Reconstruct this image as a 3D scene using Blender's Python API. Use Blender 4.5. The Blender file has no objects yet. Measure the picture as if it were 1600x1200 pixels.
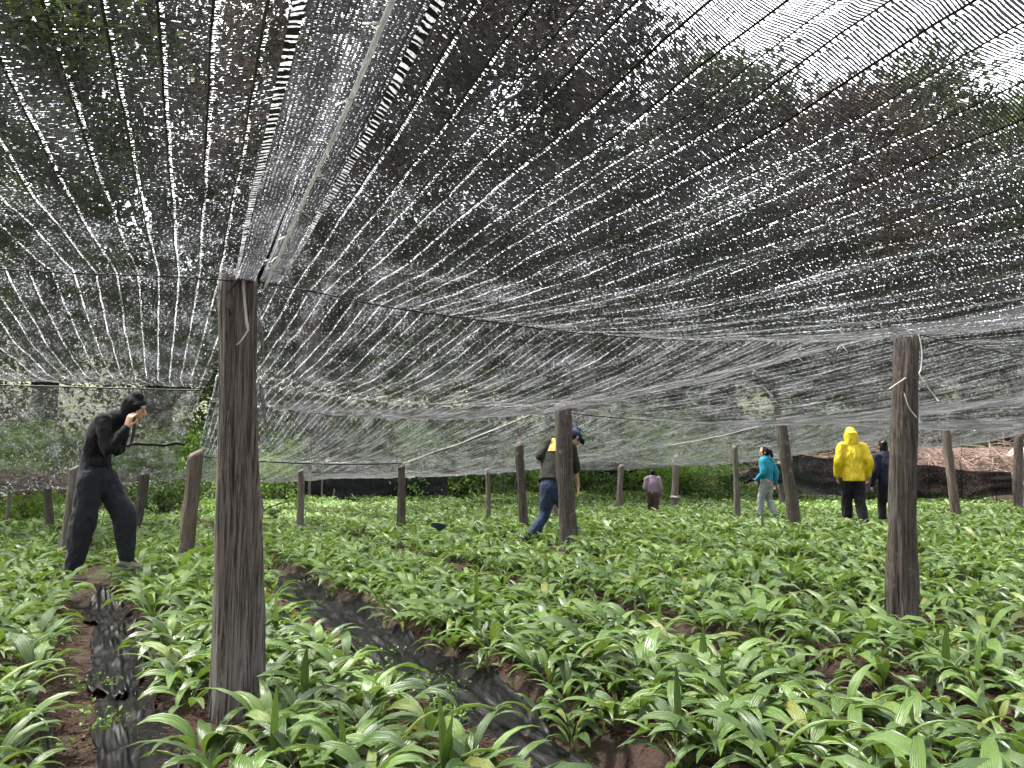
import bpy, math, random
import numpy as np
from mathutils import Vector, Matrix, noise as mnoise

R = math.radians
SC = bpy.context.scene
COL = SC.collection
rng = np.random.default_rng(7)
random.seed(7)

# ------------------------------------------------------------------ camera, sky, sun, exposure
EYE = 1.05
PITCH = R(6.2)
cam_d = bpy.data.cameras.new('camera')
cam_d.sensor_fit = 'HORIZONTAL'; cam_d.sensor_width = 36.0; cam_d.lens = 27.0
cam_d.clip_start = 0.05; cam_d.clip_end = 3000
cam = bpy.data.objects.new('camera', cam_d); COL.objects.link(cam)
cam.location = (0, 0, EYE); cam.rotation_euler = (math.pi / 2 + PITCH, 0, 0)
SC.camera = cam

SUN_EL, SUN_AZ = R(64), R(-65)          # azimuth measured from +Y towards +X
world = bpy.data.worlds.new('World'); SC.world = world; world.use_nodes = True
wn = world.node_tree; wn.nodes.clear()
sky = wn.nodes.new('ShaderNodeTexSky'); sky.sky_type = 'NISHITA'; sky.sun_disc = False
sky.sun_elevation = SUN_EL; sky.sun_rotation = SUN_AZ
sky.dust_density = 6.0; sky.air_density = 1.2; sky.ozone_density = 1.0
hsv = wn.nodes.new('ShaderNodeHueSaturation'); hsv.inputs['Saturation'].default_value = 0.22
bg = wn.nodes.new('ShaderNodeBackground'); bg.inputs['Strength'].default_value = 0.15
wo = wn.nodes.new('ShaderNodeOutputWorld')
wn.links.new(sky.outputs[0], hsv.inputs['Color']); wn.links.new(hsv.outputs[0], bg.inputs[0]); wn.links.new(bg.outputs[0], wo.inputs[0])

sun_d = bpy.data.lights.new('sun', 'SUN'); sun_d.energy = 3.3; sun_d.angle = R(6); sun_d.color = (1.0, 0.96, 0.88)
sun = bpy.data.objects.new('sun', sun_d); COL.objects.link(sun)
sdir = Vector((math.sin(SUN_AZ) * math.cos(SUN_EL), math.cos(SUN_AZ) * math.cos(SUN_EL), math.sin(SUN_EL)))
sun.rotation_euler = sdir.to_track_quat('Z', 'Y').to_euler()
sun.location = (0, 0, 40)

vs = SC.view_settings
vs.view_transform = 'Standard'; vs.look = 'None'; vs.gamma = 1.0; vs.use_curve_mapping = False
vs.exposure = 2.7
SC.render.engine = 'CYCLES'
cy = SC.cycles
cy.use_denoising = True
cy.max_bounces = 8; cy.diffuse_bounces = 2; cy.glossy_bounces = 3; cy.transmission_bounces = 5; cy.transparent_max_bounces = 12
cy.caustics_reflective = False; cy.caustics_refractive = False
cy.sample_clamp_indirect = 6.0

# ------------------------------------------------------------------ helpers
def ray(x, y):
    cx = (x - 800) / 1200; cyy = -(y - 600) / 1200
    return np.array([cx, math.cos(PITCH) - cyy * math.sin(PITCH), math.sin(PITCH) + cyy * math.cos(PITCH)])
def at(x, y, Y):
    d = ray(x, y); return Vector(d * (Y / d[1])) + Vector((0, 0, EYE))

def tag(o, label=None, cat=None, group=None, kind=None):
    if label: o['label'] = label
    if cat: o['category'] = cat
    if group: o['group'] = group
    if kind: o['kind'] = kind
    return o

def mk_mesh(name, V, F, mats=(), smooth=True, uv=None, tint=None, midx=None):
    """V (n,3); F (m,k) array, or a list of such arrays; uv per vertex; tint per vertex."""
    Fs = F if isinstance(F, list) else [F]
    me = bpy.data.meshes.new(name)
    V = np.asarray(V, dtype=np.float32)
    me.vertices.add(len(V)); me.vertices.foreach_set('co', V.ravel())
    loops = np.concatenate([np.asarray(f, dtype=np.int32).ravel() for f in Fs])
    tot = np.concatenate([np.full(len(f), np.asarray(f).shape[1], dtype=np.int32) for f in Fs])
    st = np.concatenate([[0], np.cumsum(tot)[:-1]]).astype(np.int32)
    me.loops.add(len(loops)); me.loops.foreach_set('vertex_index', loops)
    me.polygons.add(len(tot)); me.polygons.foreach_set('loop_start', st)
    me.polygons.foreach_set('use_smooth', np.full(len(tot), smooth, dtype=bool))
    if midx is not None: me.polygons.foreach_set('material_index', np.asarray(midx, dtype=np.int32))
    if uv is not None:
        l = me.uv_layers.new(name='UVMap')
        l.data.foreach_set('uv', np.asarray(uv, dtype=np.float32)[loops].ravel())
    if tint is not None:
        a = me.attributes.new('tint', 'FLOAT', 'POINT'); a.data.foreach_set('value', np.asarray(tint, dtype=np.float32))
    me.update(calc_edges=True); me.validate()
    for m in mats: me.materials.append(m)
    return me

def link(name, me, parent=None, loc=None):
    o = bpy.data.objects.new(name, me); COL.objects.link(o)
    if parent is not None: o.parent = parent
    if loc is not None: o.location = loc
    return o
def empty(name, loc=(0, 0, 0), rz=0.0):
    o = bpy.data.objects.new(name, None); COL.objects.link(o); o.empty_display_size = 0.1
    o.location = loc; o.rotation_euler = (0, 0, rz); return o

def grid_faces(nu, nv, wrap=False, off=0):
    """nu rows x nv columns of vertices, row-major."""
    i, j = np.meshgrid(np.arange(nu - 1), np.arange(nv if wrap else nv - 1), indexing='ij')
    j2 = (j + 1) % nv
    return (np.stack([i * nv + j, i * nv + j2, (i + 1) * nv + j2, (i + 1) * nv + j], -1).reshape(-1, 4) + off).astype(np.int32)

def catmull(P, n):
    P = np.asarray(P, float); out = []
    m = len(P)
    for i in range(m - 1):
        p0, p1, p2, p3 = P[max(i - 1, 0)], P[i], P[i + 1], P[min(i + 2, m - 1)]
        for k in range(n):
            t = k / n
            out.append(.5 * ((2 * p1) + (-p0 + p2) * t + (2 * p0 - 5 * p1 + 4 * p2 - p3) * t * t + (-p0 + 3 * p1 - 3 * p2 + p3) * t ** 3))
    out.append(P[-1]); return np.array(out)

def tube(pts, rad, seg=10, side=(1, 0, 0), sub=3, cap=True, rnd=True):
    """lofted tube; rad scalar or (a,b): a along 'side', b across it."""
    pts = np.asarray(pts, float)
    rad = np.array([(r, r) if np.isscalar(r) else r for r in (rad if hasattr(rad, '__len__') else [rad] * len(pts))], float)
    Q = catmull(np.hstack([pts, rad]), sub) if sub > 1 and len(pts) > 2 else np.hstack([pts, rad])
    C, Rr = Q[:, :3], np.abs(Q[:, 3:])
    T = np.gradient(C, axis=0); T /= np.linalg.norm(T, axis=1)[:, None] + 1e-9
    rings = []
    side = np.asarray(side, float)
    prevA = side
    fr = []
    for i in range(len(C)):
        A = prevA - T[i] * np.dot(prevA, T[i])
        if np.linalg.norm(A) < 1e-4:
            A = np.cross(T[i], (0.3, 0.5, 0.8))
        A /= np.linalg.norm(A); prevA = A if abs(np.dot(side, T[i])) > .95 else side
        fr.append((A, np.cross(T[i], A)))
    a = np.linspace(0, 2 * math.pi, seg, endpoint=False)
    ca, sa = np.cos(a)[:, None], np.sin(a)[:, None]
    def ring(c, A, B, ra, rb): return c + ca * A * ra + sa * B * rb
    if cap and rnd and rnd != 'top':
        r0 = Rr[0].mean()
        for k in (0.05, .5, .85):
            h = math.sqrt(1 - k * k) * r0; rings.append(ring(C[0] - T[0] * h, *fr[0], Rr[0, 0] * k, Rr[0, 1] * k))
    for i in range(len(C)): rings.append(ring(C[i], *fr[i], Rr[i, 0], Rr[i, 1]))
    if cap and rnd:
        r1 = Rr[-1].mean()
        for k in (.85, .5, .05):
            h = math.sqrt(1 - k * k) * r1; rings.append(ring(C[-1] + T[-1] * h, *fr[-1], Rr[-1, 0] * k, Rr[-1, 1] * k))
    V = np.concatenate(rings); n = len(rings)
    F = [grid_faces(n, seg, wrap=True)]
    if cap:
        F.append(np.arange(seg)[::-1][None, :]); F.append((np.arange(seg) + (n - 1) * seg)[None, :])
    return V, F

def merge(parts):
    Vs, Fd, off = [], {}, 0
    for V, F in parts:
        for f in (F if isinstance(F, list) else [F]):
            f = np.asarray(f); Fd.setdefault(f.shape[1], []).append(f + off)
        Vs.append(V); off += len(V)
    return np.concatenate(Vs), [np.concatenate(v) for v in Fd.values()]

def sinn(x, y, s=1.0, seed=0.0):
    """cheap smooth vector noise from sines, about -1..1"""
    x = np.asarray(x) * s; y = np.asarray(y) * s
    return (np.sin(1.31 * x + 2.17 * y + seed) + np.sin(2.91 * x - 1.73 * y + 1.3 * seed + 1) + .7 * np.sin(-3.7 * x - 4.3 * y + 2.1 * seed)
            + .5 * np.sin(7.1 * x + 5.9 * y + .7 * seed)) / 3.2

# ------------------------------------------------------------------ node helpers
class NT:
    def __init__(s, name):
        s.m = bpy.data.materials.new(name); s.m.use_nodes = True
        s.t = s.m.node_tree; s.t.nodes.clear()
        s.out = s.t.nodes.new('ShaderNodeOutputMaterial')
    def n(s, typ, **kw):
        nd = s.t.nodes.new(typ)
        for k, v in kw.items(): setattr(nd, k, v)
        return nd
    def put(s, sock, v):
        if isinstance(v, bpy.types.NodeSocket): s.t.links.new(v, sock)
        elif v is not None:
            if sock.type == 'RGBA' and len(v) == 3: v = (*v, 1)
            sock.default_value = v
    def math(s, op, a, b=None, c=None, clamp=False):
        nd = s.n('ShaderNodeMath', operation=op); nd.use_clamp = clamp
        for i, v in enumerate((a, b, c)):
            if v is not None: s.put(nd.inputs[i], v)
        return nd.outputs[0]
    def mix(s, f, a, b):
        nd = s.n('ShaderNodeMix', data_type='RGBA'); s.put(nd.inputs[0], f); s.put(nd.inputs[6], a); s.put(nd.inputs[7], b); return nd.outputs[2]
    def noise(s, vec, scale, detail=3, rough=.55, dist=0.0):
        nd = s.n('ShaderNodeTexNoise'); s.put(nd.inputs['Vector'], vec)
        nd.inputs['Scale'].default_value = scale; nd.inputs['Detail'].default_value = detail
        nd.inputs['Roughness'].default_value = rough; nd.inputs['Distortion'].default_value = dist
        return nd.outputs['Fac']
    def coord(s, out='Object', scale=(1, 1, 1), loc=(0, 0, 0)):
        c = s.n('ShaderNodeTexCoord').outputs[out]
        mp = s.n('ShaderNodeMapping'); s.put(mp.inputs['Vector'], c); mp.inputs['Scale'].default_value = scale; mp.inputs['Location'].default_value = loc
        return mp.outputs[0]
    def ramp(s, f, stops):
        nd = s.n('ShaderNodeValToRGB'); s.put(nd.inputs[0], f)
        e = nd.color_ramp.elements
        while len(e) < len(stops): e.new(.5)
        for i, (p, c) in enumerate(stops):
            e[i].position = p; e[i].color = (*c, 1) if len(c) == 3 else c
        return nd.outputs[0]
    def bump(s, h, strength=.3, dist=.01, normal=None):
        nd = s.n('ShaderNodeBump'); s.put(nd.inputs['Height'], h); nd.inputs['Strength'].default_value = strength; nd.inputs['Distance'].default_value = dist
        if normal is not None: s.put(nd.inputs['Normal'], normal)
        return nd.outputs[0]
    def bsdf(s, color, rough=.6, normal=None, spec=.5, **kw):
        nd = s.n('ShaderNodeBsdfPrincipled'); s.put(nd.inputs['Base Color'], color); s.put(nd.inputs['Roughness'], rough)
        s.put(nd.inputs['Specular IOR Level'], spec)
        if normal is not None: s.put(nd.inputs['Normal'], normal)
        for k, v in kw.items(): s.put(nd.inputs[k], v)
        return nd.outputs[0]
    def mixsh(s, f, a, b):
        nd = s.n('ShaderNodeMixShader'); s.put(nd.inputs[0], f); s.t.links.new(a, nd.inputs[1]); s.t.links.new(b, nd.inputs[2]); return nd.outputs[0]
    def done(s, sh): s.t.links.new(sh, s.out.inputs['Surface']); return s.m

def mat_net(name, ribs=True, duty=.50, warp=.30, weft=.0065, tapes=(.02, .02, .021), tape_tl=(.015, .015, .016, 1), wet=.685, fs=(110, 230), film_c=(.42, .435, .47, 1)):
    k = NT(name)
    uv = k.n('ShaderNodeTexCoord').outputs['UV']
    sp = k.n('ShaderNodeSeparateXYZ'); k.put(sp.inputs[0], uv); u, v = sp.outputs[0], sp.outputs[1]
    mp = k.n('ShaderNodeMapping'); k.put(mp.inputs['Vector'], uv); mp.inputs['Scale'].default_value = (45, 130, 1)
    cl = k.noise(mp.outputs[0], 1.0, 2, .6)                       # small clumps of slipped threads
    mp2 = k.n('ShaderNodeMapping'); k.put(mp2.inputs['Vector'], uv); mp2.inputs['Scale'].default_value = (9, 2.2, 1)
    big = k.noise(mp2.outputs[0], 1.0, 2, .6)
    wu = k.math('ADD', u, k.math('MULTIPLY', k.math('SUBTRACT', big, .5), .012))
    rib = k.math('DIVIDE', wu, .066)
    wn_ = k.n('ShaderNodeTexWhiteNoise', noise_dimensions='1D'); k.put(wn_.inputs['W'], k.math('FLOOR', rib))
    dt = k.math('ADD', k.math('MULTIPLY', k.math('SUBTRACT', big, .5), .5), duty)
    if ribs: dt = k.math('ADD', dt, k.math('MULTIPLY', k.math('SUBTRACT', wn_.outputs[0], .5), .16))
    dt = k.math('ADD', dt, k.math('MULTIPLY', k.math('SUBTRACT', cl, .5), .9))
    wv = k.math('LESS_THAN', k.math('FRACT', k.math('DIVIDE', v, weft)), dt)
    wp = k.math('LESS_THAN', k.math('FRACT', k.math('DIVIDE', wu, .0083)), warp)
    solid = k.math('MAXIMUM', wv, wp)
    if ribs:
        ru = k.math('FRACT', rib)
        cord = k.math('LESS_THAN', ru, .06)
        ingap = k.math('MULTIPLY', k.math('GREATER_THAN', ru, .06), k.math('LESS_THAN', ru, .14))
        rung = k.math('LESS_THAN', k.math('FRACT', k.math('DIVIDE', v, .0105)), k.math('ADD', .0, k.math('MULTIPLY', cl, .75)))
        solid = k.math('ADD', k.math('MULTIPLY', solid, k.math('SUBTRACT', 1.0, ingap)), k.math('MULTIPLY', rung, ingap))
        solid = k.math('MAXIMUM', solid, cord)
    b = k.bsdf(tapes, .35, spec=.5)
    tl = k.n('ShaderNodeBsdfTranslucent'); k.put(tl.inputs[0], k.ramp(k.math('ADD', k.math('MULTIPLY', big, .6), k.math('MULTIPLY', cl, .4)), [(.36, tuple(x * .35 for x in tape_tl[:3])), (.52, tape_tl[:3]), (.68, tuple(x * 2.4 for x in tape_tl[:3]))]))
    b = k.mixsh(k.math('MULTIPLY', k.math('SUBTRACT', 1.0, cord), .5) if ribs else .5, b, tl.outputs[0])
    tr = k.n('ShaderNodeBsdfTransparent').outputs[0]
    mp3 = k.n('ShaderNodeMapping'); k.put(mp3.inputs['Vector'], uv); mp3.inputs['Scale'].default_value = (*fs, 1); mp3.inputs['Location'].default_value = (3, 7, 0)
    film = k.noise(mp3.outputs[0], 1.0, 1, .5)
    thr = k.math('SUBTRACT', wet, k.math('MULTIPLY', k.math('SUBTRACT', big, .5), .35))
    if ribs: thr = k.math('SUBTRACT', thr, k.math('MULTIPLY', ingap, k.math('ADD', k.math('MULTIPLY', wn_.outputs[0], .05), .085)))
    fl = k.math('GREATER_THAN', film, thr)
    fb = k.n('ShaderNodeBsdfTranslucent'); k.put(fb.inputs[0], film_c)
    opening = k.mixsh(fl, tr, fb.outputs[0])
    return k.done(k.mixsh(solid, opening, b))

def mat_cloth_net(name, open_=.02, color=(.005, .005, .006)):
    k = NT(name)
    c = k.coord('UV', (60, 60, 1)); f = k.noise(c, 1.0, 2, .6)
    big = k.noise(k.coord('UV', (.9, 2.4, 1)), 1.0, 3)
    thr = k.math('ADD', .62 - open_ * .5, k.math('MULTIPLY', k.math('SUBTRACT', big, .5), -.25))
    hole = k.math('GREATER_THAN', f, thr)
    b = k.bsdf(color, .8, k.bump(k.noise(k.coord('UV', (6, 1.2, 1)), 1.0, 4), .6, .05), spec=.12)
    return k.done(k.mixsh(hole, b, k.n('ShaderNodeBsdfTransparent').outputs[0]))

def mat_wood(name, dark=(.018, .013, .010), light=(.165, .14, .122), grey=(.19, .178, .166), bark=False):
    k = NT(name)
    c = k.coord('Object', (38, 38, 2.2)); f = k.noise(c, 1.0, 8, .72, .6)
    c2 = k.coord('Object', (130, 130, 3)); f2 = k.noise(c2, 1.0, 6, .7)
    g = k.noise(k.coord('Object', (4, 4, .9)), 1.0, 2)
    col = k.ramp(f, [(.34, dark), (.52, light), (.72, tuple(a * .6 for a in light))])
    col = k.mix(k.ramp(g, [(.42, (0, 0, 0)), (.62, (.75, .75, .75))]), col, grey)
    col = k.mix(k.ramp(f2, [(.48, (0, 0, 0)), (.60, (.85, .85, .85))]), col, dark)
    h = k.math('ADD', k.math('MULTIPLY', f, .8), k.math('MULTIPLY', f2, .35))
    if bark:
        v = k.n('ShaderNodeTexVoronoi', feature='DISTANCE_TO_EDGE'); k.put(v.inputs['Vector'], k.coord('Object', (26, 26, 3.2))); v.inputs['Scale'].default_value = 1.0
        e = k.ramp(v.outputs['Distance'], [(.0, (0, 0, 0)), (.22, (1, 1, 1))])
        h = k.math('ADD', h, k.math('MULTIPLY', e, .35))
        lich = k.ramp(k.noise(k.coord('Object', (13, 13, 9)), 1.0, 4, .7), [(.6, (0, 0, 0)), (.7, (.55, .55, .55))])
        col = k.mix(lich, col, (.2, .21, .17))
    return k.done(k.bsdf(col, .85, k.bump(h, .9, .012), spec=.25))

def mat_plain(name, color, rough=.7, vary=.25, scale=8, bump=.2, bdist=.01, spec=.4, stretch=(1, 1, 1), **kw):
    k = NT(name)
    c = k.coord('Object', stretch); f = k.noise(c, scale, 5, .6)
    lo = tuple(a * (1 - vary) for a in color); hi = tuple(min(a * (1 + vary), 1) for a in color)
    col = k.ramp(f, [(.3, lo), (.7, hi)])
    return k.done(k.bsdf(col, rough, k.bump(f, bump, bdist), spec=spec, **kw))

def mat_fabric(name, color, weave=260, folds=.5, rough=.85, vary=.18, sheen=.05):
    k = NT(name)
    f = k.noise(k.coord('Object', (1, 1, .55)), 11, 4, .55, .7)
    w = k.noise(k.coord('Object'), weave, 1)
    lo = tuple(a * (1 - vary) for a in color); hi = tuple(min(a * (1 + vary), 1) for a in color)
    col = k.ramp(f, [(.3, lo), (.7, hi)])
    nb = k.bump(f, folds, .03); nb = k.bump(w, .15, .002, nb)
    return k.done(k.bsdf(col, rough, nb, spec=.25, **{'Sheen Weight': sheen}))

def mat_leaf(name, a=(.026, .060, .015), b=(.105, .178, .036), rough=.33, spec=.75, trans=.24):
    k = NT(name)
    at_ = k.n('ShaderNodeAttribute', attribute_name='tint').outputs['Fac']
    ob = k.n('ShaderNodeObjectInfo').outputs['Random']
    t = k.math('FRACT', k.math('ADD', at_, k.math('MULTIPLY', ob, 1.0)))
    col = k.ramp(t, [(0, a), (.75, b), (.93, tuple(x * 1.25 for x in b)), (1.0, (.19, .2, .04))])
    sp = k.n('ShaderNodeSeparateXYZ'); k.put(sp.inputs[0], k.n('ShaderNodeTexCoord').outputs['UV'])
    vein = k.math('SINE', k.math('MULTIPLY', sp.outputs[0], 62.0))
    col = k.mix(k.math('MULTIPLY', k.math('ADD', vein, 1.0), .12), col, tuple(x * 1.7 for x in b))
    blotch = k.noise(k.coord('UV', (3, 9, 1)), 1.0, 3)
    col = k.mix(k.ramp(blotch, [(.62, (0, 0, 0)), (.8, (.4, .4, .4))]), col, tuple(x * .6 for x in a))
    tipm = k.n('ShaderNodeMapRange'); k.put(tipm.inputs[0], k.math('ADD', sp.outputs[1], k.math('MULTIPLY', k.math('SUBTRACT', blotch, .5), .5))); tipm.inputs[1].default_value = .93; tipm.inputs[2].default_value = 1.02
    col = k.mix(k.math('MULTIPLY', tipm.outputs[0], k.math('GREATER_THAN', k.math('FRACT', k.math('MULTIPLY', t, 7.3)), .45)), col, (.17, .115, .045))
    nb = k.bump(vein, .6, .003)
    p = k.bsdf(col, k.math('ADD', rough - .08, k.math('MULTIPLY', blotch, .18)), nb, spec=spec)
    tl = k.n('ShaderNodeBsdfTranslucent'); k.put(tl.inputs[0], k.mix(.5, col, (.2, .32, .03)))
    return k.done(k.mixsh(trans, p, tl.outputs[0]))

def mat_foliage(name, a, b, rough=.5, trans=.3):
    k = NT(name)
    at_ = k.n('ShaderNodeAttribute', attribute_name='tint').outputs['Fac']
    col = k.ramp(at_, [(0, a), (1, b)])
    p = k.bsdf(col, rough, spec=.4)
    tl = k.n('ShaderNodeBsdfTranslucent'); k.put(tl.inputs[0], k.mix(.5, col, b))
    return k.done(k.mixsh(trans, p, tl.outputs[0]))

def mat_soil():
    k = NT('soil')
    c = k.coord('Object')
    f = k.noise(c, 9, 6, .65); g = k.noise(c, 60, 4, .7); l = k.noise(c, 1.1, 3)
    col = k.ramp(f, [(.3, (.013, .009, .007)), (.5, (.033, .021, .016)), (.7, (.058, .036, .027))])
    col = k.mix(k.ramp(g, [(.5, (0, 0, 0)), (.68, (.7, .7, .7))]), col, (.065, .038, .027))
    moss = k.ramp(k.noise(c, 3.2, 5, .7), [(.55, (0, 0, 0)), (.68, (.6, .6, .6))])
    col = k.mix(moss, col, (.06, .085, .025))
    # beyond the beds: rough grass ground
    y = k.n('ShaderNodeSeparateXYZ'); k.put(y.inputs[0], c)
    far = k.n('ShaderNodeMapRange'); k.put(far.inputs[0], y.outputs[1]); far.inputs[1].default_value = 22; far.inputs[2].default_value = 27
    gr = k.ramp(k.noise(c, 2.5, 5, .7), [(.3, (.05, .075, .018)), (.7, (.15, .19, .045))])
    hill = k.n('ShaderNodeMapRange'); k.put(hill.inputs[0], y.outputs[1]); hill.inputs[1].default_value = 38; hill.inputs[2].default_value = 44
    gr = k.mix(hill.outputs[0], gr, k.ramp(k.noise(c, .9, 6, .75), [(.35, (.02, .025, .012)), (.65, (.06, .065, .03))]))
    col = k.mix(far.outputs[0], col, gr)
    h = k.math('ADD', f, k.math('MULTIPLY', g, .5))
    return k.done(k.bsdf(col, .9, k.bump(h, .9, .03), spec=.25))

def mat_plastic():
    k = NT('black_plastic')
    c = k.coord('UV', (9, 1.1, 1)); f = k.noise(c, 1.0, 6, .6, .6)
    g = k.noise(k.coord('UV', (70, 70, 1)), 1.0, 2)
    d = k.noise(k.coord('UV', (3, 2, 1)), 1.0, 5, .7)
    col = k.ramp(d, [(.45, (.003, .003, .0035)), (.85, (.012, .011, .010))])
    h = k.math('ADD', f, k.math('MULTIPLY', g, .012))
    return k.done(k.bsdf(col, k.math('ADD', .24, k.math('MULTIPLY', d, .25)), k.bump(h, .5, .04), spec=.2))

M = {}
M['net'] = mat_net('black_knitted_net', duty=.54, warp=.13, weft=.0052, tape_tl=(.0078, .0078, .0087, 1))
M['net_far'] = mat_net('weathered_knitted_net', duty=.50, warp=.15, weft=.006, wet=.68, tape_tl=(.008, .008, .009, 1))
M['net_plain'] = mat_net('black_plain_net', ribs=False, duty=.45, warp=.26, weft=.009, wet=.69, tape_tl=(.010, .010, .0105, 1))
M['selvedge'] = mat_net('net_selvedge', ribs=False, duty=.62, warp=.45, weft=.006, tapes=(.05, .05, .055), tape_tl=(.028, .028, .031, 1), wet=.58, fs=(170, 210), film_c=(.36, .37, .4, 1))
M['wall_net'] = mat_cloth_net('black_wall_net')
M['fence_net'] = mat_cloth_net('dark_fence_net', open_=.42, color=(.02, .022, .018))
M['wood'] = mat_wood('hewn_wood')
M['bark'] = mat_wood('bark_post', dark=(.018, .014, .012), light=(.095, .076, .063), grey=(.10, .092, .083), bark=True)
M['wood_pale'] = mat_wood('pale_wood', dark=(.04, .03, .024), light=(.15, .115, .09), grey=(.13, .11, .095))
M['leaf'] = mat_leaf('palm_leaf')
M['soil'] = mat_soil()
M['plastic'] = mat_plastic()
M['needle'] = mat_plain('dry_needle', (.13, .068, .042), .8, .5, 3, 0)
k = NT('pale_cord'); tl = k.n('ShaderNodeBsdfTranslucent'); tl.inputs[0].default_value = (.8, .8, .78, 1)
M['cord'] = k.done(k.mixsh(.6, k.bsdf((.55, .55, .52), .4), tl.outputs[0]))
M['blackcord'] = mat_plain('black_cord', (.007, .007, .007), .7, .2, 60, .3, .002)
k = NT('water'); g_ = k.n('ShaderNodeBsdfGlass'); g_.inputs['IOR'].default_value = 1.33; g_.inputs['Roughness'].default_value = 0.0
M['water'] = k.done(g_.outputs[0])

# ------------------------------------------------------------------ ground with raised beds
TH = R(28.4); CT, ST = math.cos(TH), math.sin(TH)
F0, PIT = 0.08, 1.505
def to_pq(X, Y): return X * CT + Y * ST, -X * ST + Y * CT
def to_xy(p, q): return p * CT - q * ST, p * ST + q * CT
def sstep(a, b, x):
    t = np.clip((x - a) / (b - a), 0, 1); return t * t * (3 - 2 * t)
def far_rise(X, Y):
    return sstep(18, 34, Y) * .5 * (1 - .5 * sstep(-2, -14, X)) + sstep(36, 110, Y) * 26.0
def ground_z(X, Y):
    X = np.asarray(X, float); Y = np.asarray(Y, float)
    p, q = to_pq(X, Y)
    wob = .05 * sinn(q, p * .3, .9, 3)
    d = np.abs(((p + wob - F0) / PIT + .5) % 1 - .5) * PIT
    bed = sstep(.15, .33, d) * .17
    inn = 1 - sstep(22, 26, Y)
    fill = np.exp(-((p - .02) / .42) ** 4) * sstep(7.0, 7.5, q) * (1 - sstep(9.0, 9.6, q)) * .15
    return -.11 + np.maximum(bed, fill) * inn + .11 * (1 - inn) + .022 * sinn(X, Y, 2.3, 1) + .012 * sinn(X, Y, 7.0, 5) + far_rise(X, Y)

def axis(segs):
    out = []
    for a, b, st in segs: out += list(np.arange(a, b, st))
    out.append(segs[-1][1]); return np.array(out)
pa = axis([(-900, -100, 200), (-100, -24, 12), (-24, -4, .4), (-4, 8, .065), (8, 36, .15), (36, 60, 4), (60, 120, 15), (120, 900, 200)])
qa = axis([(-900, -100, 200), (-100, -20, 10), (-20, 0, 1), (0, 8, .09), (8, 38, .25), (38, 60, 3), (60, 120, 12), (120, 900, 200)])
PP, QQ = np.meshgrid(pa, qa, indexing='ij')
GX, GY = to_xy(PP, QQ)
GV = np.stack([GX, GY, ground_z(GX, GY)], -1).reshape(-1, 3)
ground = link('ground', mk_mesh('ground', GV, grid_faces(len(pa), len(qa)), [M['soil']]))
tag(ground, kind='structure')

# ------------------------------------------------------------------ black plastic sheets in the furrows
def plastic_strip(name, label, k, q0, q1, lo, hi, seed, rag=.05, wrin=.018, group=None, near_cut=0.):
    nq = int((q1 - q0) / .04) + 1; npp = 33
    q = np.linspace(q0, q1, nq)[:, None]; s = np.linspace(0, 1, npp)[None, :]
    a = lo + rag * sinn(q, 0 * q, 2.2, seed); b = hi + rag * sinn(q, 0 * q, 1.9, seed + 4)
    if near_cut: b = b - near_cut * (1 - sstep(2.3, 3.6, q))
    endt = np.clip(np.minimum(q - q0, q1 - q) / .25, 0, 1)
    mid = (a + b) / 2; a = mid + (a - mid) * (.35 + .65 * endt); b = mid + (b - mid) * (.35 + .65 * endt)
    p = F0 + k * PIT + a + (b - a) * s
    p = p - .05 * sinn(q, p * .3, .9, 3)
    X, Y = to_xy(p, q + 0 * p)
    z = ground_z(X, Y)
    zs = z.copy()
    for _ in range(3): zs[:, 1:-1] = (zs[:, :-2] + zs[:, 2:] + zs[:, 1:-1]) / 3
    zs = np.maximum(zs, z) + .016
    w = wrin * (np.abs(sinn(p * 9, q * 1.1, 2.0, seed)) + .8 * np.abs(sinn(p * 4 + q * 2, q * 3.0, 2.3, seed + 2)) + .5 * np.abs(sinn(p * 21, q * 2.1, 1.6, seed + 7)))
    w += wrin * 2.0 * np.maximum(0, sinn(q, p, 1.7, seed + 9)) * np.exp(-((s - .55) / .25) ** 2)
    w += wrin * .55 * np.abs(sinn(p * 38 + .8 * sinn(q, q, 1.3, seed), q * 2.6, 1.0, seed + 3)) + wrin * .3 * np.abs(sinn(p * 60, q * 4 + p * 10, 1.0, seed + 5))
    V = np.stack([X, Y, zs + w], -1).reshape(-1, 3)
    uv = np.stack([p, q + 0 * p], -1).reshape(-1, 2)
    o = link(name, mk_mesh(name, V, grid_faces(nq, npp), [M['plastic']], uv=uv))
    sm = o.modifiers.new('thickness', 'SOLIDIFY'); sm.thickness = .003; sm.offset = -1
    return tag(o, label, 'plastic sheet', group)
G_PL = 'black plastic sheets along the furrows'
plastic_strip('plastic_sheet', 'long wrinkled black plastic strip in the furrow right of the big post', 1, 0.6, 8.3, -.27, .23, 1, .035, .024, G_PL, .07)
plastic_strip('plastic_sheet', 'crumpled black plastic along the left furrow at the bottom picture edge', 0, 1.7, 4.5, .0, .27, 11, .05, .03, G_PL)
plastic_strip('plastic_sheet', 'narrow black plastic shred at left side of the left furrow', 0, 2.2, 4.0, -.24, -.10, 17, .03, .02, G_PL)
plastic_strip('plastic_sheet', 'bunched black plastic in the left furrow, halfway to the woman', 0, 4.35, 6.5, -.04, .22, 23, .05, .036, G_PL)
plastic_strip('plastic_sheet', 'black plastic piece in the left furrow near the shoes of the woman', 0, 6.4, 7.4, -.12, .18, 31, .05, .022, G_PL)
plastic_strip('plastic_sheet', 'black plastic strip mostly hidden by leaves in the middle right furrow', 2, 0.2, 6.5, -.17, .2, 41, .04, .016, G_PL)
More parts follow.
